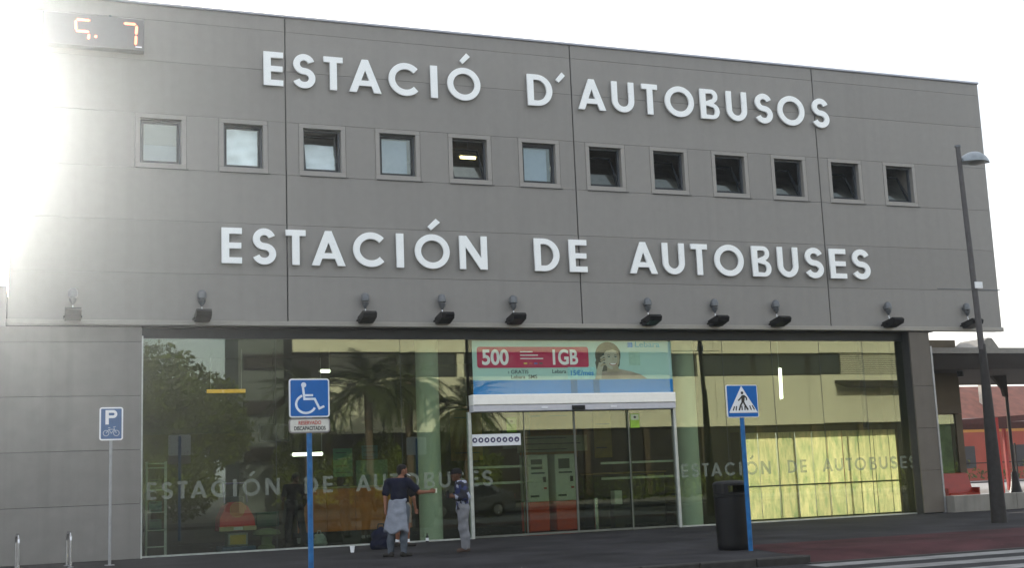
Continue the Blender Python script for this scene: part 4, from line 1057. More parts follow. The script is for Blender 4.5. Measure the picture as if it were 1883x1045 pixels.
# ------------------------------------------------------------------ people: bodies grown as one smooth surface (distance field + surface nets)
def surface_nets(prims, h=.011, cuts=(), wrinkle=0.0):
    A = np.array([p[0] for p in prims], float); B = np.array([p[1] for p in prims], float)
    rm = np.array([max(p[2], p[3]) for p in prims])[:, None]
    lo = np.minimum((A - rm).min(0), (B - rm).min(0)) - 4*h; hi = np.maximum((A + rm).max(0), (B + rm).max(0)) + 4*h
    n = np.ceil((hi - lo)/h).astype(int) + 1
    ax = [lo[i] + h*np.arange(n[i]) for i in range(3)]
    D = np.full(n, 1.0, np.float32)
    for p in prims:
        a, b, ra, rb = np.array(p[0], float), np.array(p[1], float), p[2], p[3]
        k = p[4] if len(p) > 4 else .03
        fl = p[5] if len(p) > 5 else None
        mg = max(ra, rb) + k + .05
        l = np.minimum(a, b) - mg; u = np.maximum(a, b) + mg
        i0 = np.maximum(0, np.floor((l - lo)/h).astype(int)); i1 = np.minimum(n, np.ceil((u - lo)/h).astype(int) + 1)
        sl_ = tuple(slice(i0[i], i1[i]) for i in range(3))
        X, Y, Z = np.meshgrid(*[ax[i][sl_[i]] for i in range(3)], indexing='ij')
        q = np.stack([X - a[0], Y - a[1], Z - a[2]], -1)
        ba = b - a
        if fl is not None:
            nv, f_ = np.array(fl[0], float), fl[1]
            q = q + (q @ nv)[..., None]*nv*(f_ - 1); ba = ba + (ba @ nv)*nv*(f_ - 1)
        L2 = max(ba @ ba, 1e-9)
        t = np.clip((q @ ba)/L2, 0, 1)
        d = np.linalg.norm(q - t[..., None]*ba, axis=-1) - (ra + (rb - ra)*t)
        if fl is not None: d = d/ (0.5 + 0.5*fl[1])
        o = D[sl_]
        hh = np.clip(.5 + .5*(o - d)/k, 0, 1)
        D[sl_] = o*(1 - hh) + d*hh - k*hh*(1 - hh)
    X, Y, Z = np.meshgrid(*ax, indexing='ij')
    if wrinkle:
        rw = np.random.default_rng(len(prims) + int(n[2]))
        W1 = 0.0
        for _ in range(7):
            kx, ky, kz = rw.normal(0, 16), rw.normal(0, 16), rw.normal(0, 24)
            W1 = W1 + np.sin(X*kx + Y*ky + Z*kz + rw.uniform(0, 6) + 1.6*np.sin(X*rw.normal(0, 9) + Y*rw.normal(0, 9) + Z*rw.normal(0, 9)))
        D += (wrinkle*.75*W1).astype(np.float32)
    for (cp_, cn_) in cuts:
        c_ = np.array(cn_, float); c_ /= np.linalg.norm(c_)
        D = np.maximum(D, (X - cp_[0])*c_[0] + (Y - cp_[1])*c_[1] + (Z - cp_[2])*c_[2])
    S = D < 0
    c = np.zeros(np.array(n) - 1, int)
    for i in (0, 1):
        for j in (0, 1):
            for k in (0, 1):
                c += S[i:n[0]-1+i, j:n[1]-1+j, k:n[2]-1+k]
    act = (c > 0) & (c < 8)
    idx = -np.ones(act.shape, int); cells = np.argwhere(act); idx[act] = np.arange(len(cells))
    acc = np.zeros((len(cells), 3)); cnt = np.zeros(len(cells))
    corners = [(i, j, k) for i in (0, 1) for j in (0, 1) for k in (0, 1)]
    for e0 in corners:
        for axis in range(3):
            if e0[axis]: continue
            e1 = list(e0); e1[axis] = 1
            i0 = cells + np.array(e0); i1 = cells + np.array(e1)
            d0 = D[i0[:, 0], i0[:, 1], i0[:, 2]]; d1 = D[i1[:, 0], i1[:, 1], i1[:, 2]]
            mk = (d0 < 0) != (d1 < 0)
            t = np.where(mk, d0/np.where(np.abs(d0 - d1) < 1e-9, 1e-9, d0 - d1), 0)
            pt_ = np.tile(np.array(e0, float), (len(cells), 1)); pt_[:, axis] = t
            acc[mk] += pt_[mk]; cnt[mk] += 1
    V = lo + (cells + acc/np.maximum(cnt, 1)[:, None])*h
    F = []
    for axis in range(3):
        o1, o2 = (axis + 1) % 3, (axis + 2) % 3
        sa = [slice(0, None)]*3; sb = [slice(0, None)]*3
        sa[axis] = slice(0, n[axis]-1); sb[axis] = slice(1, n[axis])
        ch = S[tuple(sa)] != S[tuple(sb)]
        for e in np.argwhere(ch):
            if e[o1] == 0 or e[o2] == 0 or e[o1] >= n[o1]-1 or e[o2] >= n[o2]-1: continue
            q = []
            for (u_, v_) in ((-1,-1),(0,-1),(0,0),(-1,0)):
                w_ = list(e); w_[o1] += u_; w_[o2] += v_; q.append(idx[tuple(w_)])
            if S[tuple(e)]: F.append(tuple(q))
            else: F.append(tuple(reversed(q)))
    return V, F
def grow(name, prims, m_, parent, h=.011, cuts=(), wrinkle=0.0):
    V, F = surface_nets(prims, h, cuts, wrinkle)
    me = bpy.data.meshes.new(name); me.from_pydata(V.tolist(), [], F); me.materials.append(m_); me.update()
    o = link(name, me, parent); me.polygons.foreach_set('use_smooth', [True]*len(me.polygons))
    return o
def V3(*a): return np.array(a, float)
def hand(prims, wrist, dirn, side, curl=.5):
    """palm, four unequal bent fingers and a thumb leaving the side of the palm"""
    d = dirn/np.linalg.norm(dirn); s_ = side - d*(side @ d); s_ /= np.linalg.norm(s_); nrm = np.cross(d, s_)
    prims.append((wrist, wrist + d*.085, .028, .034, .02, (nrm, 1.6)))
    for k, L in enumerate((.070,.080,.074,.058)):
        o = wrist + d*.085 + s_*(.030 - .020*k)
        mid = o + d*L*.5*(1-.3*curl) + nrm*L*.35*curl; end = mid + d*L*.5*(1-curl) + nrm*L*.5*curl
        prims.append((o - d*.01, mid, .0100, .0095, .006)); prims.append((mid, end, .0095, .008, .006))
    th = wrist + d*.035 + s_*.028
    tm = th + d*.032 + s_*.024 + nrm*.008; prims.append((th - s_*.01, tm, .0125, .011, .008)); prims.append((tm, tm + d*.032 + nrm*.014, .011, .009, .006))
def figure(t, J_, S_, skin, h=.011):
    """J_: joints, S_: size factor. Returns lists reused for the clothes"""
    F = J_['F']/np.linalg.norm(J_['F']); HF = J_.get('HF', F); HF = HF/np.linalg.norm(HF)
    Lf = np.cross(V3(0,0,1), F); HL = np.cross(V3(0,0,1), HF)
    pr = []
    tor = [(J_['pelvis'], J_['waist'], .150*S_, .135*S_, .05, (F, 1.35)), (J_['waist'], J_['chest'], .135*S_, .160*S_, .05, (F, 1.38)),
           (J_['shL']*.82 + J_['shR']*.18, J_['shR']*.82 + J_['shL']*.18, .085*S_, .085*S_, .07, (F, 1.1))]
    tor += [(J_['neck'] - V3(0,0,.075), J_['shL']*.8 + J_['shR']*.2 + V3(0,0,.0), .052*S_, .060*S_, .05), (J_['neck'] - V3(0,0,.075), J_['shR']*.8 + J_['shL']*.2 + V3(0,0,.0), .052*S_, .060*S_, .05)]
    armL = [(J_['shL'], J_['elL'], .056*S_, .043*S_, .03), (J_['elL'], J_['wrL'], .043*S_, .027*S_, .02)]
    armR = [(J_['shR'], J_['elR'], .056*S_, .043*S_, .03), (J_['elR'], J_['wrR'], .043*S_, .027*S_, .02)]
    legL = [(J_['hipL'], J_['knL'], .090*S_, .060*S_, .04), (J_['knL'], J_['knL']*.55 + J_['anL']*.45 - F*.012, .058*S_, .055*S_, .03), (J_['knL']*.55 + J_['anL']*.45 - F*.012, J_['anL'], .055*S_, .038*S_, .03)]
    legR = [(J_['hipR'], J_['knR'], .090*S_, .060*S_, .04), (J_['knR'], J_['knR']*.55 + J_['anR']*.45 - F*.012, .058*S_, .055*S_, .03), (J_['knR']*.55 + J_['anR']*.45 - F*.012, J_['anR'], .055*S_, .038*S_, .03)]
    pr += tor + armL + armR + legL + legR
    hd_ = J_['head']
    pr.append((J_['neck'] - V3(0,0,.03), hd_ - V3(0,0,.05) - HF*.015, .058*S_, .052*S_, .03))
    pr.append((hd_ + V3(0,0,.035) - HF*.02, hd_ + V3(0,0,.035) + HF*.015, .088*S_, .084*S_, .03, (HL, 1.12)))
    pr.append((hd_ + HF*.02 + V3(0,0,.0), hd_ - V3(0,0,.072) + HF*.055, .068*S_, .040*S_, .035, (HL, 1.1)))
    pr.append((hd_ + HF*.090 + V3(0,0,.020), hd_ + HF*.108 - V3(0,0,.018), .010, .015, .012))      # nose
    pr.append((hd_ + HF*.082 + HL*.03 + V3(0,0,.036), hd_ + HF*.082 - HL*.03 + V3(0,0,.036), .011, .011, .012))   # brow
    pr.append((hd_ + HF*.088 + HL*.016 - V3(0,0,.046), hd_ + HF*.088 - HL*.016 - V3(0,0,.046), .009, .009, .008))  # lips
    for s_ in (-1, 1):
        pr.append((hd_ + HL*s_*.082*S_ - HF*.005 + V3(0,0,.022), hd_ + HL*s_*.082*S_ - HF*.0 - V3(0,0,.022), .016, .011, .008))
    hand(pr, J_['wrL'], J_.get('hdL', J_['wrL'] - J_['elL']), J_.get('hsL', F), J_.get('cL', .45))
    hand(pr, J_['wrR'], J_.get('hdR', J_['wrR'] - J_['elR']), J_.get('hsR', F), J_.get('cR', .45))
    for an, fd in (('anL', J_.get('fL', F)), ('anR', J_.get('fR', F))):
        pr.append((J_[an], J_[an] - V3(0,0,.035), .040, .042, .03)); pr.append((J_[an] - V3(0,0,.045) - fd*.03, J_[an] - V3(0,0,.055) + fd*.14, .036, .028, .03))
    body = grow('body', pr, skin, t, h)
    eye_m = mat('eye_dark', (.02,.015,.012), rough=.15)
    for s_ in (-1, 1):
        e = hd_ + HF*.088 + HL*s_*.030 + V3(0,0,.016)
        MB().lathe([(.001,-.009),(.007,-.006),(.010,0),(.007,.006),(.001,.009)], 10, tuple(e)).build('eye', eye_m, t, smooth=True)
    return tor, armL, armR, legL, legR, F, HF, HL
def infl(ps, d, kk=None): return [(p[0], p[1], p[2]+d, p[3]+d) + ((kk if kk is not None else p[4]),) + tuple(p[5:]) for p in ps]
def shoe(t, an, fd, m_, h=.009):
    fd = fd/np.linalg.norm(fd)
    grow('shoe', [(an - V3(0,0,.01) - fd*.015, an - V3(0,0,.05) - fd*.035, .047, .045, .03), (an - V3(0,0,.045) - fd*.02, an - V3(0,0,.058) + fd*.15, .047, .040, .03)],
         m_, t, h, cuts=[((0,0,an[2]-.088), (0,0,-1)), ((0,0,an[2]+.015), (0,0,1))])
def upd(base, **k): d = dict(base); d.update(k); return d

# --- man in the navy T-shirt, seen from behind, right arm held out to the right
A = thing('person', 'man in navy T-shirt and jeans, grey jumper tied round his waist, reaching out an arm', 'person', (6.68,-5.0,0), R(0))
JA = dict(F=V3(.80,.60,0), HF=V3(.98,.20,0), pelvis=V3(0,0,.92), waist=V3(0,0,1.10), chest=V3(.01,0,1.30), neck=V3(.05,.02,1.475), head=V3(.095,.03,1.615),
          shL=V3(-.165,.12,1.415), shR=V3(.185,-.09,1.41), elL=V3(-.235,.10,1.14), wrL=V3(-.245,.06,.93), elR=V3(.385,-.12,1.205), wrR=V3(.60,-.05,1.205), hdR=V3(1,.10,.10), hsR=V3(0,.0,1), cR=.35,
          hipL=V3(-.09,.06,.90), hipR=V3(.09,-.06,.90), knL=V3(-.13,.07,.50), knR=V3(.085,-.07,.50), anL=V3(-.165,.06,.09), anR=V3(.06,-.08,.09), fL=V3(-.55,.83,0), fR=V3(.93,.3,0))
tor, aL, aR, lL, lR, F, HF, HL = figure(A, JA, 1.0, M_skin)
def up_arm(ps, f): return [(ps[0][0], ps[0][0] + (ps[0][1]-ps[0][0])*f, ps[0][2], ps[0][2]*.92, .03)]
grow('shirt', infl(tor,.026) + infl(up_arm(aL,.72),.024) + infl(up_arm(aR,.66),.024) + [(JA['neck']-V3(0,0,.07), JA['neck']+V3(0,0,.01), .076,.070,.05)], M_navy, A, .011,
     cuts=[((0,0,.93),(0,0,-1)), (tuple(JA['neck']+V3(0,0,.022)),(0,0,1))], wrinkle=.0022)
grow('trousers', infl(lL,.022) + infl(lR,.022) + [(JA['pelvis'], JA['waist']-V3(0,0,.08), .158,.15,.05,(F,1.3))], M_jeans, A, .011, cuts=[((0,0,.045),(0,0,-1))], wrinkle=.0030)
# jumper: sleeves tied in front, body hanging behind like an apron
jp = []
for s_ in np.linspace(-1,1,27):
    side = np.array([-F[1],F[0],0.])
    top = JA['waist'] + V3(0,0,-.05) - F*.125*math.cos(s_*1.3) + side*.165*math.sin(s_*1.3)
    bot = JA['waist'] + V3(0,0,-.60-.035*math.cos(5*s_)) - F*.215*math.cos(s_*1.15) + side*.265*math.sin(s_*1.25)
    jp.append((top, bot, .026, .030, .03))
for s_ in (-1,1):
    side = np.array([-F[1],F[0],0.])
    jp.append((JA['waist'] + V3(0,0,-.03) + side*s_*.165, JA['waist'] + V3(0,0,-.07) + F*.135 + side*s_*.02, .034, .03, .03)); jp.append((JA['waist'] + V3(0,0,-.07) + F*.135 + side*s_*.02, JA['waist'] + V3(0,0,-.36) + F*.15 + side*s_*.06, .034, .028, .03))
grow('tied_jumper', jp, M_greycloth, A, .011, wrinkle=.003)
shoe(A, JA['anL'], JA['fL'], M_shoe); shoe(A, JA['anR'], JA['fR'], M_shoe)
hd_ = JA['head']
grow('hair', [(hd_ + V3(0,0,.050) - HF*.022, hd_ + V3(0,0,.058) + HF*.020, .090,.084,.03,(HL,1.10)), (hd_ - HF*.055 + V3(0,0,.0), hd_ - HF*.05 - V3(0,0,.03), .055,.045,.03,(HL,.9))], M_hair, A, .008,
     cuts=[(tuple(hd_ + HF*.045 + V3(0,0,.055)), tuple(HF*.8 - V3(0,0,.75)))], wrinkle=.001)
grow('beard', [(hd_ + HF*.045 - V3(0,0,.06), hd_ + HF*.070 - V3(0,0,.088), .052,.040,.03,(HL,1.05))], M_hair, A, .008, cuts=[(tuple(hd_ - V3(0,0,.040)),(0,0,1))])
MB().cyl(tuple(hd_ + HF*.10 - V3(0,0,.046)), tuple(hd_ + HF*.175 - V3(.0,.01,.085)), .0055, n=8).build('cigarette', M_paper, A)
lt = thing('lighter', 'small pale lighter in the outstretched hand of the man in navy', 'lighter', (7.43,-5.06,1.22))
MB().cbox(-.012,-.008,-.04,.012,.008,.045,.003).build('lighter_body', mat('lighter_pale',(.7,.72,.6),rough=.3), lt); MB().cbox(-.011,-.007,.0455,.011,.007,.06,.002).build('lighter_cap', M_steel, lt)

# --- man in the cap
Bp = thing('person', 'man in black cap, patterned navy jacket and light grey trousers, facing left', 'person', (8.08,-4.7,0), 0)
JB = dict(F=V3(-.95,.25,0), HF=V3(-.97,.10,-.0), pelvis=V3(0,0,.87), waist=V3(0,0,1.03), chest=V3(-.015,0,1.21), neck=V3(-.05,.0,1.375), head=V3(-.105,-.0,1.500),
          shL=V3(-.05,-.165,1.315), shR=V3(.03,.165,1.315), elL=V3(.02,-.215,1.07), elR=V3(.0,.21,1.07), wrL=V3(-.19,-.13,1.085), wrR=V3(-.19,.10,1.10), hdL=V3(-.8,.5,.12), hdR=V3(-.8,-.5,.1), hsL=V3(0,0,1), hsR=V3(0,0,1), cL=.7, cR=.7,
          hipL=V3(.0,-.085,.85), hipR=V3(.02,.085,.85), knL=V3(-.03,-.09,.47), knR=V3(.05,.09,.47), anL=V3(-.01,-.10,.09), anR=V3(.09,.09,.09), fL=V3(-.95,-.2,0), fR=V3(-.95,.15,0))
tor, aL, aR, lL, lR, F, HF, HL = figure(Bp, JB, .96, M_skin_dark)
def jacket_mat():
    mt = bpy.data.materials.new('patterned_jacket'); mt.use_nodes = True
    n, l = mt.node_tree.nodes, mt.node_tree.links; b = n['Principled BSDF']; b.inputs['Roughness'].default_value = .8
    tc = n.new('ShaderNodeTexCoord'); vo = n.new('ShaderNodeTexVoronoi'); vo.inputs['Scale'].default_value = 13; vo.inputs['Randomness'].default_value = .9
    l.new(tc.outputs['Object'], vo.inputs['Vector'])
    sx_ = n.new('ShaderNodeSeparateColor'); l.new(vo.outputs['Color'], sx_.inputs['Color'])
    cr = n.new('ShaderNodeValToRGB'); cr.color_ramp.interpolation = 'CONSTANT'
    e = cr.color_ramp.elements; e[0].position = 0; e[0].color = (.008,.009,.02,1); e[1].position = .52; e[1].color = (.02,.03,.11,1)
    x_ = e.new(.80); x_.color = (.28,.30,.38,1)
    l.new(sx_.outputs['Red'], cr.inputs['Fac']); l.new(cr.outputs['Color'], b.inputs['Base Color'])
    return mt
M_jacket = jacket_mat()
grow('jacket', infl(tor,.034) + infl(aL,.030) + infl(aR,.030) + [(JB['neck']-V3(0,0,.06), JB['neck']+V3(0,0,.0), .072,.068,.03)], M_jacket, Bp, .011,
     cuts=[((0,0,.83),(0,0,-1)), (tuple(JB['neck']+V3(0,0,.03)),(0,0,1)), (tuple(JB['wrL']+V3(-.005,0,0)),(-1,.2,0)), ], wrinkle=.003)
grow('trousers', infl(lL,.032) + infl(lR,.032) + [(JB['pelvis'], JB['waist']-V3(0,0,.08), .152,.145,.05,(F,1.25))], M_lighttrouser, Bp, .011, cuts=[((0,0,.04),(0,0,-1))], wrinkle=.0036)
shoe(Bp, JB['anL'], JB['fL'], M_shoe_brown); shoe(Bp, JB['anR'], JB['fR'], M_shoe_brown)
hd_ = JB['head']
cap = [(hd_ + V3(0,0,.058) - HF*.022, hd_ + V3(0,0,.062) + HF*.018, .094,.090,.02,(HL,1.08)), (hd_ + HF*.07 + V3(0,0,.050), hd_ + HF*.145 + V3(0,0,.030), .045,.035,.02,(V3(0,0,1),3.4))]
grow('cap', cap, M_blackcloth, Bp, .008, cuts=[(tuple(hd_ + V3(0,0,.030)),(0,0,-1))])
grow('hair', [(hd_ - HF*.06 + V3(0,0,.02), hd_ - HF*.055 - V3(0,0,.03), .05,.042,.03)], M_hair, Bp, .009)
ph = thing('mobile_phone', 'dark phone held by the man in the cap', 'phone', (7.78,-4.70,1.12), R(20))
MB().cbox(-.01,-.04,-.06,.01,.04,.08,.004).build('phone_body', M_black, ph); MB().box(.0105,-.035,-.055,.012,.035,.075).build('screen', mat('off_screen',(.01,.01,.01)), ph)

# --- person half hidden behind the first man
Cp = thing('person', 'person in dark top and shorts, mostly hidden behind the man in navy', 'person', (7.82,-1.3,0), 0)
JC = dict(F=V3(.9,.43,0), pelvis=V3(0,0,.88), waist=V3(0,0,1.04), chest=V3(0,0,1.22), neck=V3(.02,0,1.385), head=V3(.04,.01,1.515),
          shL=V3(-.10,.15,1.32), shR=V3(.10,-.14,1.32), elL=V3(-.16,.17,1.07), wrL=V3(-.10,.18,.85), elR=V3(.20,-.20,1.07), wrR=V3(.25,-.15,.84),
          hipL=V3(-.05,.08,.86), hipR=V3(.05,-.08,.86), knL=V3(-.08,.09,.47), knR=V3(.08,-.09,.47), anL=V3(-.11,.10,.09), anR=V3(.07,-.10,.09), fL=V3(.9,.3,0), fR=V3(.95,-.1,0))
tor, aL, aR, lL, lR, F, HF, HL = figure(Cp, JC, .97, M_skin)
grow('shirt', infl(tor,.022) + infl(up_arm(aL,.7),.022) + infl(up_arm(aR,.7),.022), M_blackcloth, Cp, .012, cuts=[((0,0,.80),(0,0,-1)), (tuple(JC['neck']),(0,0,1))], wrinkle=.002)
grow('shorts', infl(lL,.030) + infl(lR,.030) + [(JC['pelvis'], JC['waist']-V3(0,0,.08), .152,.145,.05,(F,1.25))], M_shorts, Cp, .012, cuts=[((0,0,.52),(0,0,-1))], wrinkle=.003)
for an, fd in (('anL','fL'),('anR','fR')):
    shoe(Cp, JC[an], JC[fd], M_shoe)
    grow('sock', [(JC[an]+V3(0,0,.0), JC[an]+V3(0,0,.06), .046,.046,.01)], M_signwhite, Cp, .012)
grow('hair', [(JC['head'] + V3(0,0,.050) - HF*.022, JC['head'] + V3(0,0,.055) + HF*.018, .092,.086,.03,(HL,1.10))], M_hair, Cp, .010, cuts=[(tuple(JC['head'] + HF*.05 + V3(0,0,.05)), tuple(HF*.8 - V3(0,0,.75)))])

# --- person standing inside the hall
Dp = thing('person', 'person in dark clothes standing inside behind the disabled parking sign', 'person', (5.96,1.5,0), 0)
JD = dict(F=V3(.5,.86,0), pelvis=V3(0,0,.93), waist=V3(0,0,1.11), chest=V3(0,0,1.31), neck=V3(.02,0,1.485), head=V3(.04,.01,1.625),
          shL=V3(-.17,.10,1.42), shR=V3(.17,-.10,1.42), elL=V3(-.25,.10,1.15), wrL=V3(-.14,.20,1.02), elR=V3(.25,-.12,1.15), wrR=V3(.20,.02,.98),
          hipL=V3(-.08,.05,.91), hipR=V3(.08,-.05,.91), knL=V3(-.14,.06,.50), knR=V3(.15,-.06,.50), anL=V3(-.18,.05,.09), anR=V3(.22,-.06,.09), fL=V3(-.2,.9,0), fR=V3(.6,.7,0))
tor, aL, aR, lL, lR, F, HF, HL = figure(Dp, JD, 1.0, M_skin_dark, .013)
grow('jacket', infl(tor,.035) + infl(aL,.03) + infl(aR,.03), M_blackcloth, Dp, .014, cuts=[((0,0,.86),(0,0,-1)), (tuple(JD['neck']),(0,0,1))], wrinkle=.003)
grow('trousers', infl(lL,.025) + infl(lR,.025) + [(JD['pelvis'], JD['waist']-V3(0,0,.08), .158,.15,.05,(F,1.3))], M_blackcloth, Dp, .014, cuts=[((0,0,.05),(0,0,-1))], wrinkle=.003)
shoe(Dp, JD['anL'], JD['fL'], M_shoe_brown); shoe(Dp, JD['anR'], JD['fR'], M_shoe_brown)
grow('hair', [(JD['head'] + V3(0,0,.050) - HF*.022, JD['head'] + V3(0,0,.055) + HF*.018, .092,.086,.03,(HL,1.10)), (JD['head'] - HF*.05, JD['head'] - HF*.05 - V3(0,0,.05), .055,.05,.03)], M_hair, Dp, .011, cuts=[(tuple(JD['head'] + HF*.05 + V3(0,0,.05)), tuple(HF*.8 - V3(0,0,.75)))])

# bags
grow('bag_body', [(V3(-.12,0,.10), V3(.12,0,.10), .13,.13,.05), (V3(-.10,0,.30), V3(.10,0,.30), .12,.12,.06), (V3(0,0,.1), V3(0,0,.42), .12,.07,.06)], M_navy, bg, .014, cuts=[((0,0,.003),(0,0,-1))], wrinkle=.003)
MB().tube([(-.08,0,.44),(-.06,0,.54),(.06,0,.54),(.08,0,.44)], .012, 8).build('handle', M_black, bg)
pb = thing('plastic_bag', 'crumpled white carrier bag on the hall floor by the ticket counter', 'bag', (6.48,1.25,0))
grow('bag_body', [(V3(-.08,0,.09), V3(.08,0,.09), .10,.10,.05), (V3(-.05,0,.22), V3(.06,0,.2), .075,.09,.05)], mat('carrier_bag',(.38,.42,.44),rough=.4,var=.2,scale=12), pb, .012, cuts=[((0,0,.003),(0,0,-1))], wrinkle=.006)
MB().tube([(-.05,0,.28),(-.03,0,.36),(.03,0,.36),(.05,0,.27)], .006, 6).build('handle', M_signwhite, pb)

# ------------------------------------------------------------------ the street behind the camera (seen mirrored in the glazing)
ob = thing('apartment_block', 'long cream block with ribbon windows across the street, mirrored in the station glazing', 'building', (15.5,-50.0,0))
LB = 62.0
MB().box(0,-12,0,LB,-.35,15.8).build('core', mat('block_core',(.018,.016,.014),rough=.8), ob)
for z0, z1 in ((4.85,8.35),(10.0,12.2),(14.0,15.8)):
    for k in range(8):
        MB().box(k*LB/8+.01,-.34,z0,(k+1)*LB/8-.01,0,z1).build('wall_panel', M_cream, ob)
for k in range(13):
    x = 2.0 + k*4.6
    if k in (2, 6): MB().box(x,-.33,8.36,x+.5,-.02,9.99).build('pier', M_cream, ob)
    MB().box(x,-.33,0,x+.4,-.02,4.84).build('pier', mat('block_shopfront',(.05,.035,.02),rough=.6), ob)
    MB().box(x+.40,-.28,8.5,x+4.5,-.24,9.9).build('window', mat('block_glass',(.02,.025,.025),rough=.15), ob)
lv = []
for k in range(11): MB().box(42.2,-.20,8.42+k*.145,48.5,-.05,8.50+k*.145).build('louvre', M_cream, ob)
MB().prism_x([(-.1,7.7),(1.6,7.2),(1.6,7.35),(-.1,7.95)], 41.5, 48.5).build('awning', M_soffit, ob)
for z in (4.70,9.99): MB().box(0,-.3,z,LB,.25,z+.14).build('string_course', M_cream, ob)
gb = thing('grey_side_building', 'grey building end with dark balconies mirrored left of the palm reflection', 'building', (12.4,-52,0))
MB().box(0,-6,0,2.9,0,14).build('wall', mat('grey_render',(.10,.11,.10),rough=.8), gb)
for z in (3.2,6.2,9.2): MB().box(.3,.002,z,2.8,.5,z+.9).build('balcony', M_soffit, gb)

def leaf_crown(name, centres, n, leaf, m_, parent):
    b = MB()
    for _ in range(n):
        c, r_ = random.choice(centres)
        u_ = random.uniform(-1,1); a = random.uniform(0,6.283); q = math.sqrt(1-u_*u_)
        rad = r_*(random.random()**.35)
        p = Vector((c[0]+rad*q*math.cos(a), c[1]+rad*q*math.sin(a), c[2]+rad*u_*.9))
        s_ = leaf*random.uniform(.6,1.4)
        d1 = Vector((random.gauss(0,1),random.gauss(0,1),random.gauss(0,1))).normalized(); d2 = d1.orthogonal().normalized()
        b.add([p-d1*s_, p+d2*s_*.5, p+d1*s_, p-d2*s_*.5], [(0,1,2,3)])
    me = bpy.data.meshes.new(name); me.from_pydata(b.v, [], b.f); me.materials.append(m_); me.update()
    return link(name, me, parent)
def tree(label, loc, H, Rr, n, leaf):
    t = thing('street_tree', label, 'tree', loc)
    MB().tube([(0,0,0),(.05,.02,H*.2),(-.03,.04,H*.42)], [.30,.22,.17], 10).build('trunk', M_bark, t, smooth=True)
    cs = []
    for k in range(16):
        a = k*2.4; rr_ = Rr*.62*math.sqrt((k+.5)/16); z = H*(.18+.60*random.random())
        c = (rr_*math.cos(a), rr_*math.sin(a), z); cs.append((c, Rr*random.uniform(.34,.52)))
        MB().tube([(-.03,.04,H*.40),(c[0]*.5,c[1]*.5,(H*.40+z)/2+.2),c], [.11,.07,.03], 6).build('limb', M_bark, t)
    cs.append(((0,0,H*.82),Rr*.45))
    leaf_crown('crown', cs, n, leaf, M_leaf, t)
    return t
tree('big rounded leafy tree mirrored in the left of the station glazing', (6.6,-44.0,0), 9.3, 6.0, 34000, .17)
tree('leafy tree further along the street, mirrored low in the glazing', (-3.5,-47.0,0), 7.5, 3.4, 7000, .17)

# palms: fronds share eight meshes
def frond_mesh(L, droop, seed):
    rd_ = random.Random(seed); b = MB(); n = 16; pts = []
    for i in range(n+1):
        u_ = i/n; pts.append(Vector((L*u_*(1-.12*u_), 0, L*(.42*u_ - droop*u_*u_))))
    for i in range(n): b.cyl(pts[i], pts[i+1], .03*(1-.8*i/n), .03*(1-.8*(i+1)/n), 4, False)
    for i in range(2, 2*n+1):
        u_ = i/(2*n); k = min(n-1, int(u_*n)); p = pts[k].lerp(pts[k+1], u_*n-k); tdir = (pts[k+1]-pts[k]).normalized()
        ll = L*.20*math.sin(math.pi*min(1,.15+.8*u_))+.05
        for s_ in (-1,1):
            d = (tdir*.75 + Vector((0,s_*.8,0)) + Vector((0,0,rd_.uniform(-.35,.05)))).normalized()
            w = tdir*.05; e = p + d*ll
            b.add([p-w, p+w, e], [(0,1,2)])
    return b.mesh('frond', M_palm)
FR = [frond_mesh(random.uniform(3.0,4.0), random.uniform(.45,.95), k) for k in range(8)]
def palm(label, loc, H):
    t = thing('palm_tree', label, 'palm tree', loc)
    MB().lathe([(.36,0),(.26,.4),(.22,H*.5),(.24,H*.9),(.34,H-.1),(.20,H+.15)], 12).build('trunk', M_bark, t, smooth=True)
    for k in range(54):
        f_ = link('frond', FR[k % 8], t, loc=(0,0,H)); f_.rotation_euler = (random.uniform(-.2,.2), R(random.uniform(-50,50)), k*2.399)
    return t
PL = [((14.6,-41,0),6.4,'leftmost'),((17.6,-39,0),6.9,'second'),((20.9,-42,0),7.3,'third'),((23.8,-40,0),5.6,'rightmost')]
for loc, H, w_ in PL: palm(w_ + ' palm tree of the four mirrored in the glazing left of the doors', loc, H)
# hedge and parked car on the far side of the road
hg = MB()
for k in range(5200):
    x, y, z = random.uniform(0,52), random.uniform(-.6,.6), random.uniform(.05,1.3); s_ = random.uniform(.08,.16); a = random.uniform(0,6.28)
    hg.add([(x,y,z),(x+s_*math.cos(a),y+s_*math.sin(a),z+.03),(x+s_*math.cos(a+.7),y+s_*math.sin(a+.7),z+s_),(x,y,z+s_*.7)],[(0,1,2,3)])
tag(hg.build('far_hedge', M_leaf, None, loc=(24,-32,0)), kind='stuff')
car = thing('parked_car', 'grey hatchback parked across the road, mirrored in the glass behind the man in the cap', 'car', (15.2,-21.6,-.12), 0)
M_car = mat('car_paint',(.16,.165,.17),rough=.25,metal=.5,var=.03)
prof = [(0,.30),(.05,.62),(.75,.82),(.95,.86),(1.65,1.36),(2.9,1.42),(3.75,1.05),(4.05,.95),(4.12,.40),(4.0,.28)]
pts_ = []
for y, ins in ((-.85,0),(.85,0)): pts_.append([(x, y*(1-.12*max(0,(z-.85)/.55)), z) for x, z in prof])
nn_ = len(prof); v = pts_[0] + pts_[1]
MB().add(v, [(i,(i+1)%nn_,nn_+(i+1)%nn_,nn_+i) for i in range(nn_)] + [tuple(range(nn_)), tuple(range(2*nn_-1,nn_-1,-1))]).build('body', M_car, car)
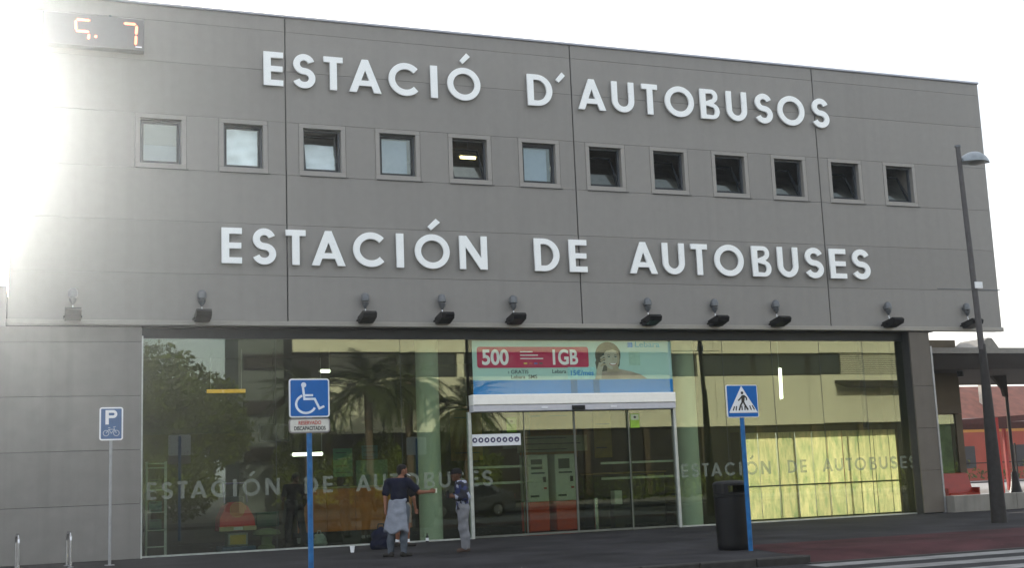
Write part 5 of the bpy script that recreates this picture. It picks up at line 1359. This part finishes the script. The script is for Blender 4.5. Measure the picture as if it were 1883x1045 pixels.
for s_ in (-1,1):
    MB().add([(1.15,s_*.862*.995,.92),(2.0,s_*.862,.92),(2.0,s_*.775,1.34),(1.70,s_*.775,1.32)],[(0,1,2,3)]).build('side_window', M_dark, car)
    MB().add([(2.08,s_*.862,.92),(3.30,s_*.862,.95),(2.95,s_*.775,1.34),(2.08,s_*.775,1.34)],[(0,1,2,3)]).build('side_window', M_dark, car)
    for x in (.80,3.30):
        wv_ = MB().cyl((x,s_*.70,.31),(x,s_*.875,.31),.31,n=20).build('wheel', M_black, car); MB().cyl((x,s_*.876,.31),(x,s_*.885,.31),.20,n=14).build('rim', M_steel, wv_)
    MB().box(.02,s_*.62-.15,.58,.09,s_*.62+.15,.70).build('headlight', M_signwhite, car); MB().box(4.08,s_*.66-.10,.70,4.13,s_*.66+.10,.90).build('tail_light', M_signred, car)

# dark shrubbery under the palms
sb = MB()
for k in range(9000):
    x, y = random.uniform(0,14), random.uniform(-1.2,1.2); z = random.uniform(.05,1)**.8*(3.6+.8*math.sin(x*1.3)); s_ = random.uniform(.12,.24); a = random.uniform(0,6.28)
    sb.add([(x,y,z),(x+s_*math.cos(a),y+s_*math.sin(a),z+.03),(x+s_*math.cos(a+.7),y+s_*math.sin(a+.7),z+s_),(x,y,z+s_*.7)],[(0,1,2,3)])
tag(sb.build('shrubbery', M_leaf, None, loc=(13.5,-45,0)), kind='stuff')

# ------------------------------------------------------------------ haze volume added to make the sun's glare glow at upper left
hz = MB().box(-395,-395,-1.4,395,395,16.6)
me = hz.mesh('glare_haze', [])
me.materials.clear()
mh = bpy.data.materials.new('glare_haze_air'); mh.use_nodes = True
hn, hl_ = mh.node_tree.nodes, mh.node_tree.links; hn.clear()
ho = hn.new('ShaderNodeOutputMaterial'); hv = hn.new('ShaderNodeVolumePrincipled')
hv.inputs['Color'].default_value = (.90,.95,1.0,1); hv.inputs['Density'].default_value = .0010; hv.inputs['Anisotropy'].default_value = .915
hl_.new(hv.outputs['Volume'], ho.inputs['Volume'])
me.materials.append(mh)
tag(link('glare_haze', me), kind='stuff')
sc.cycles.volume_bounces = 1
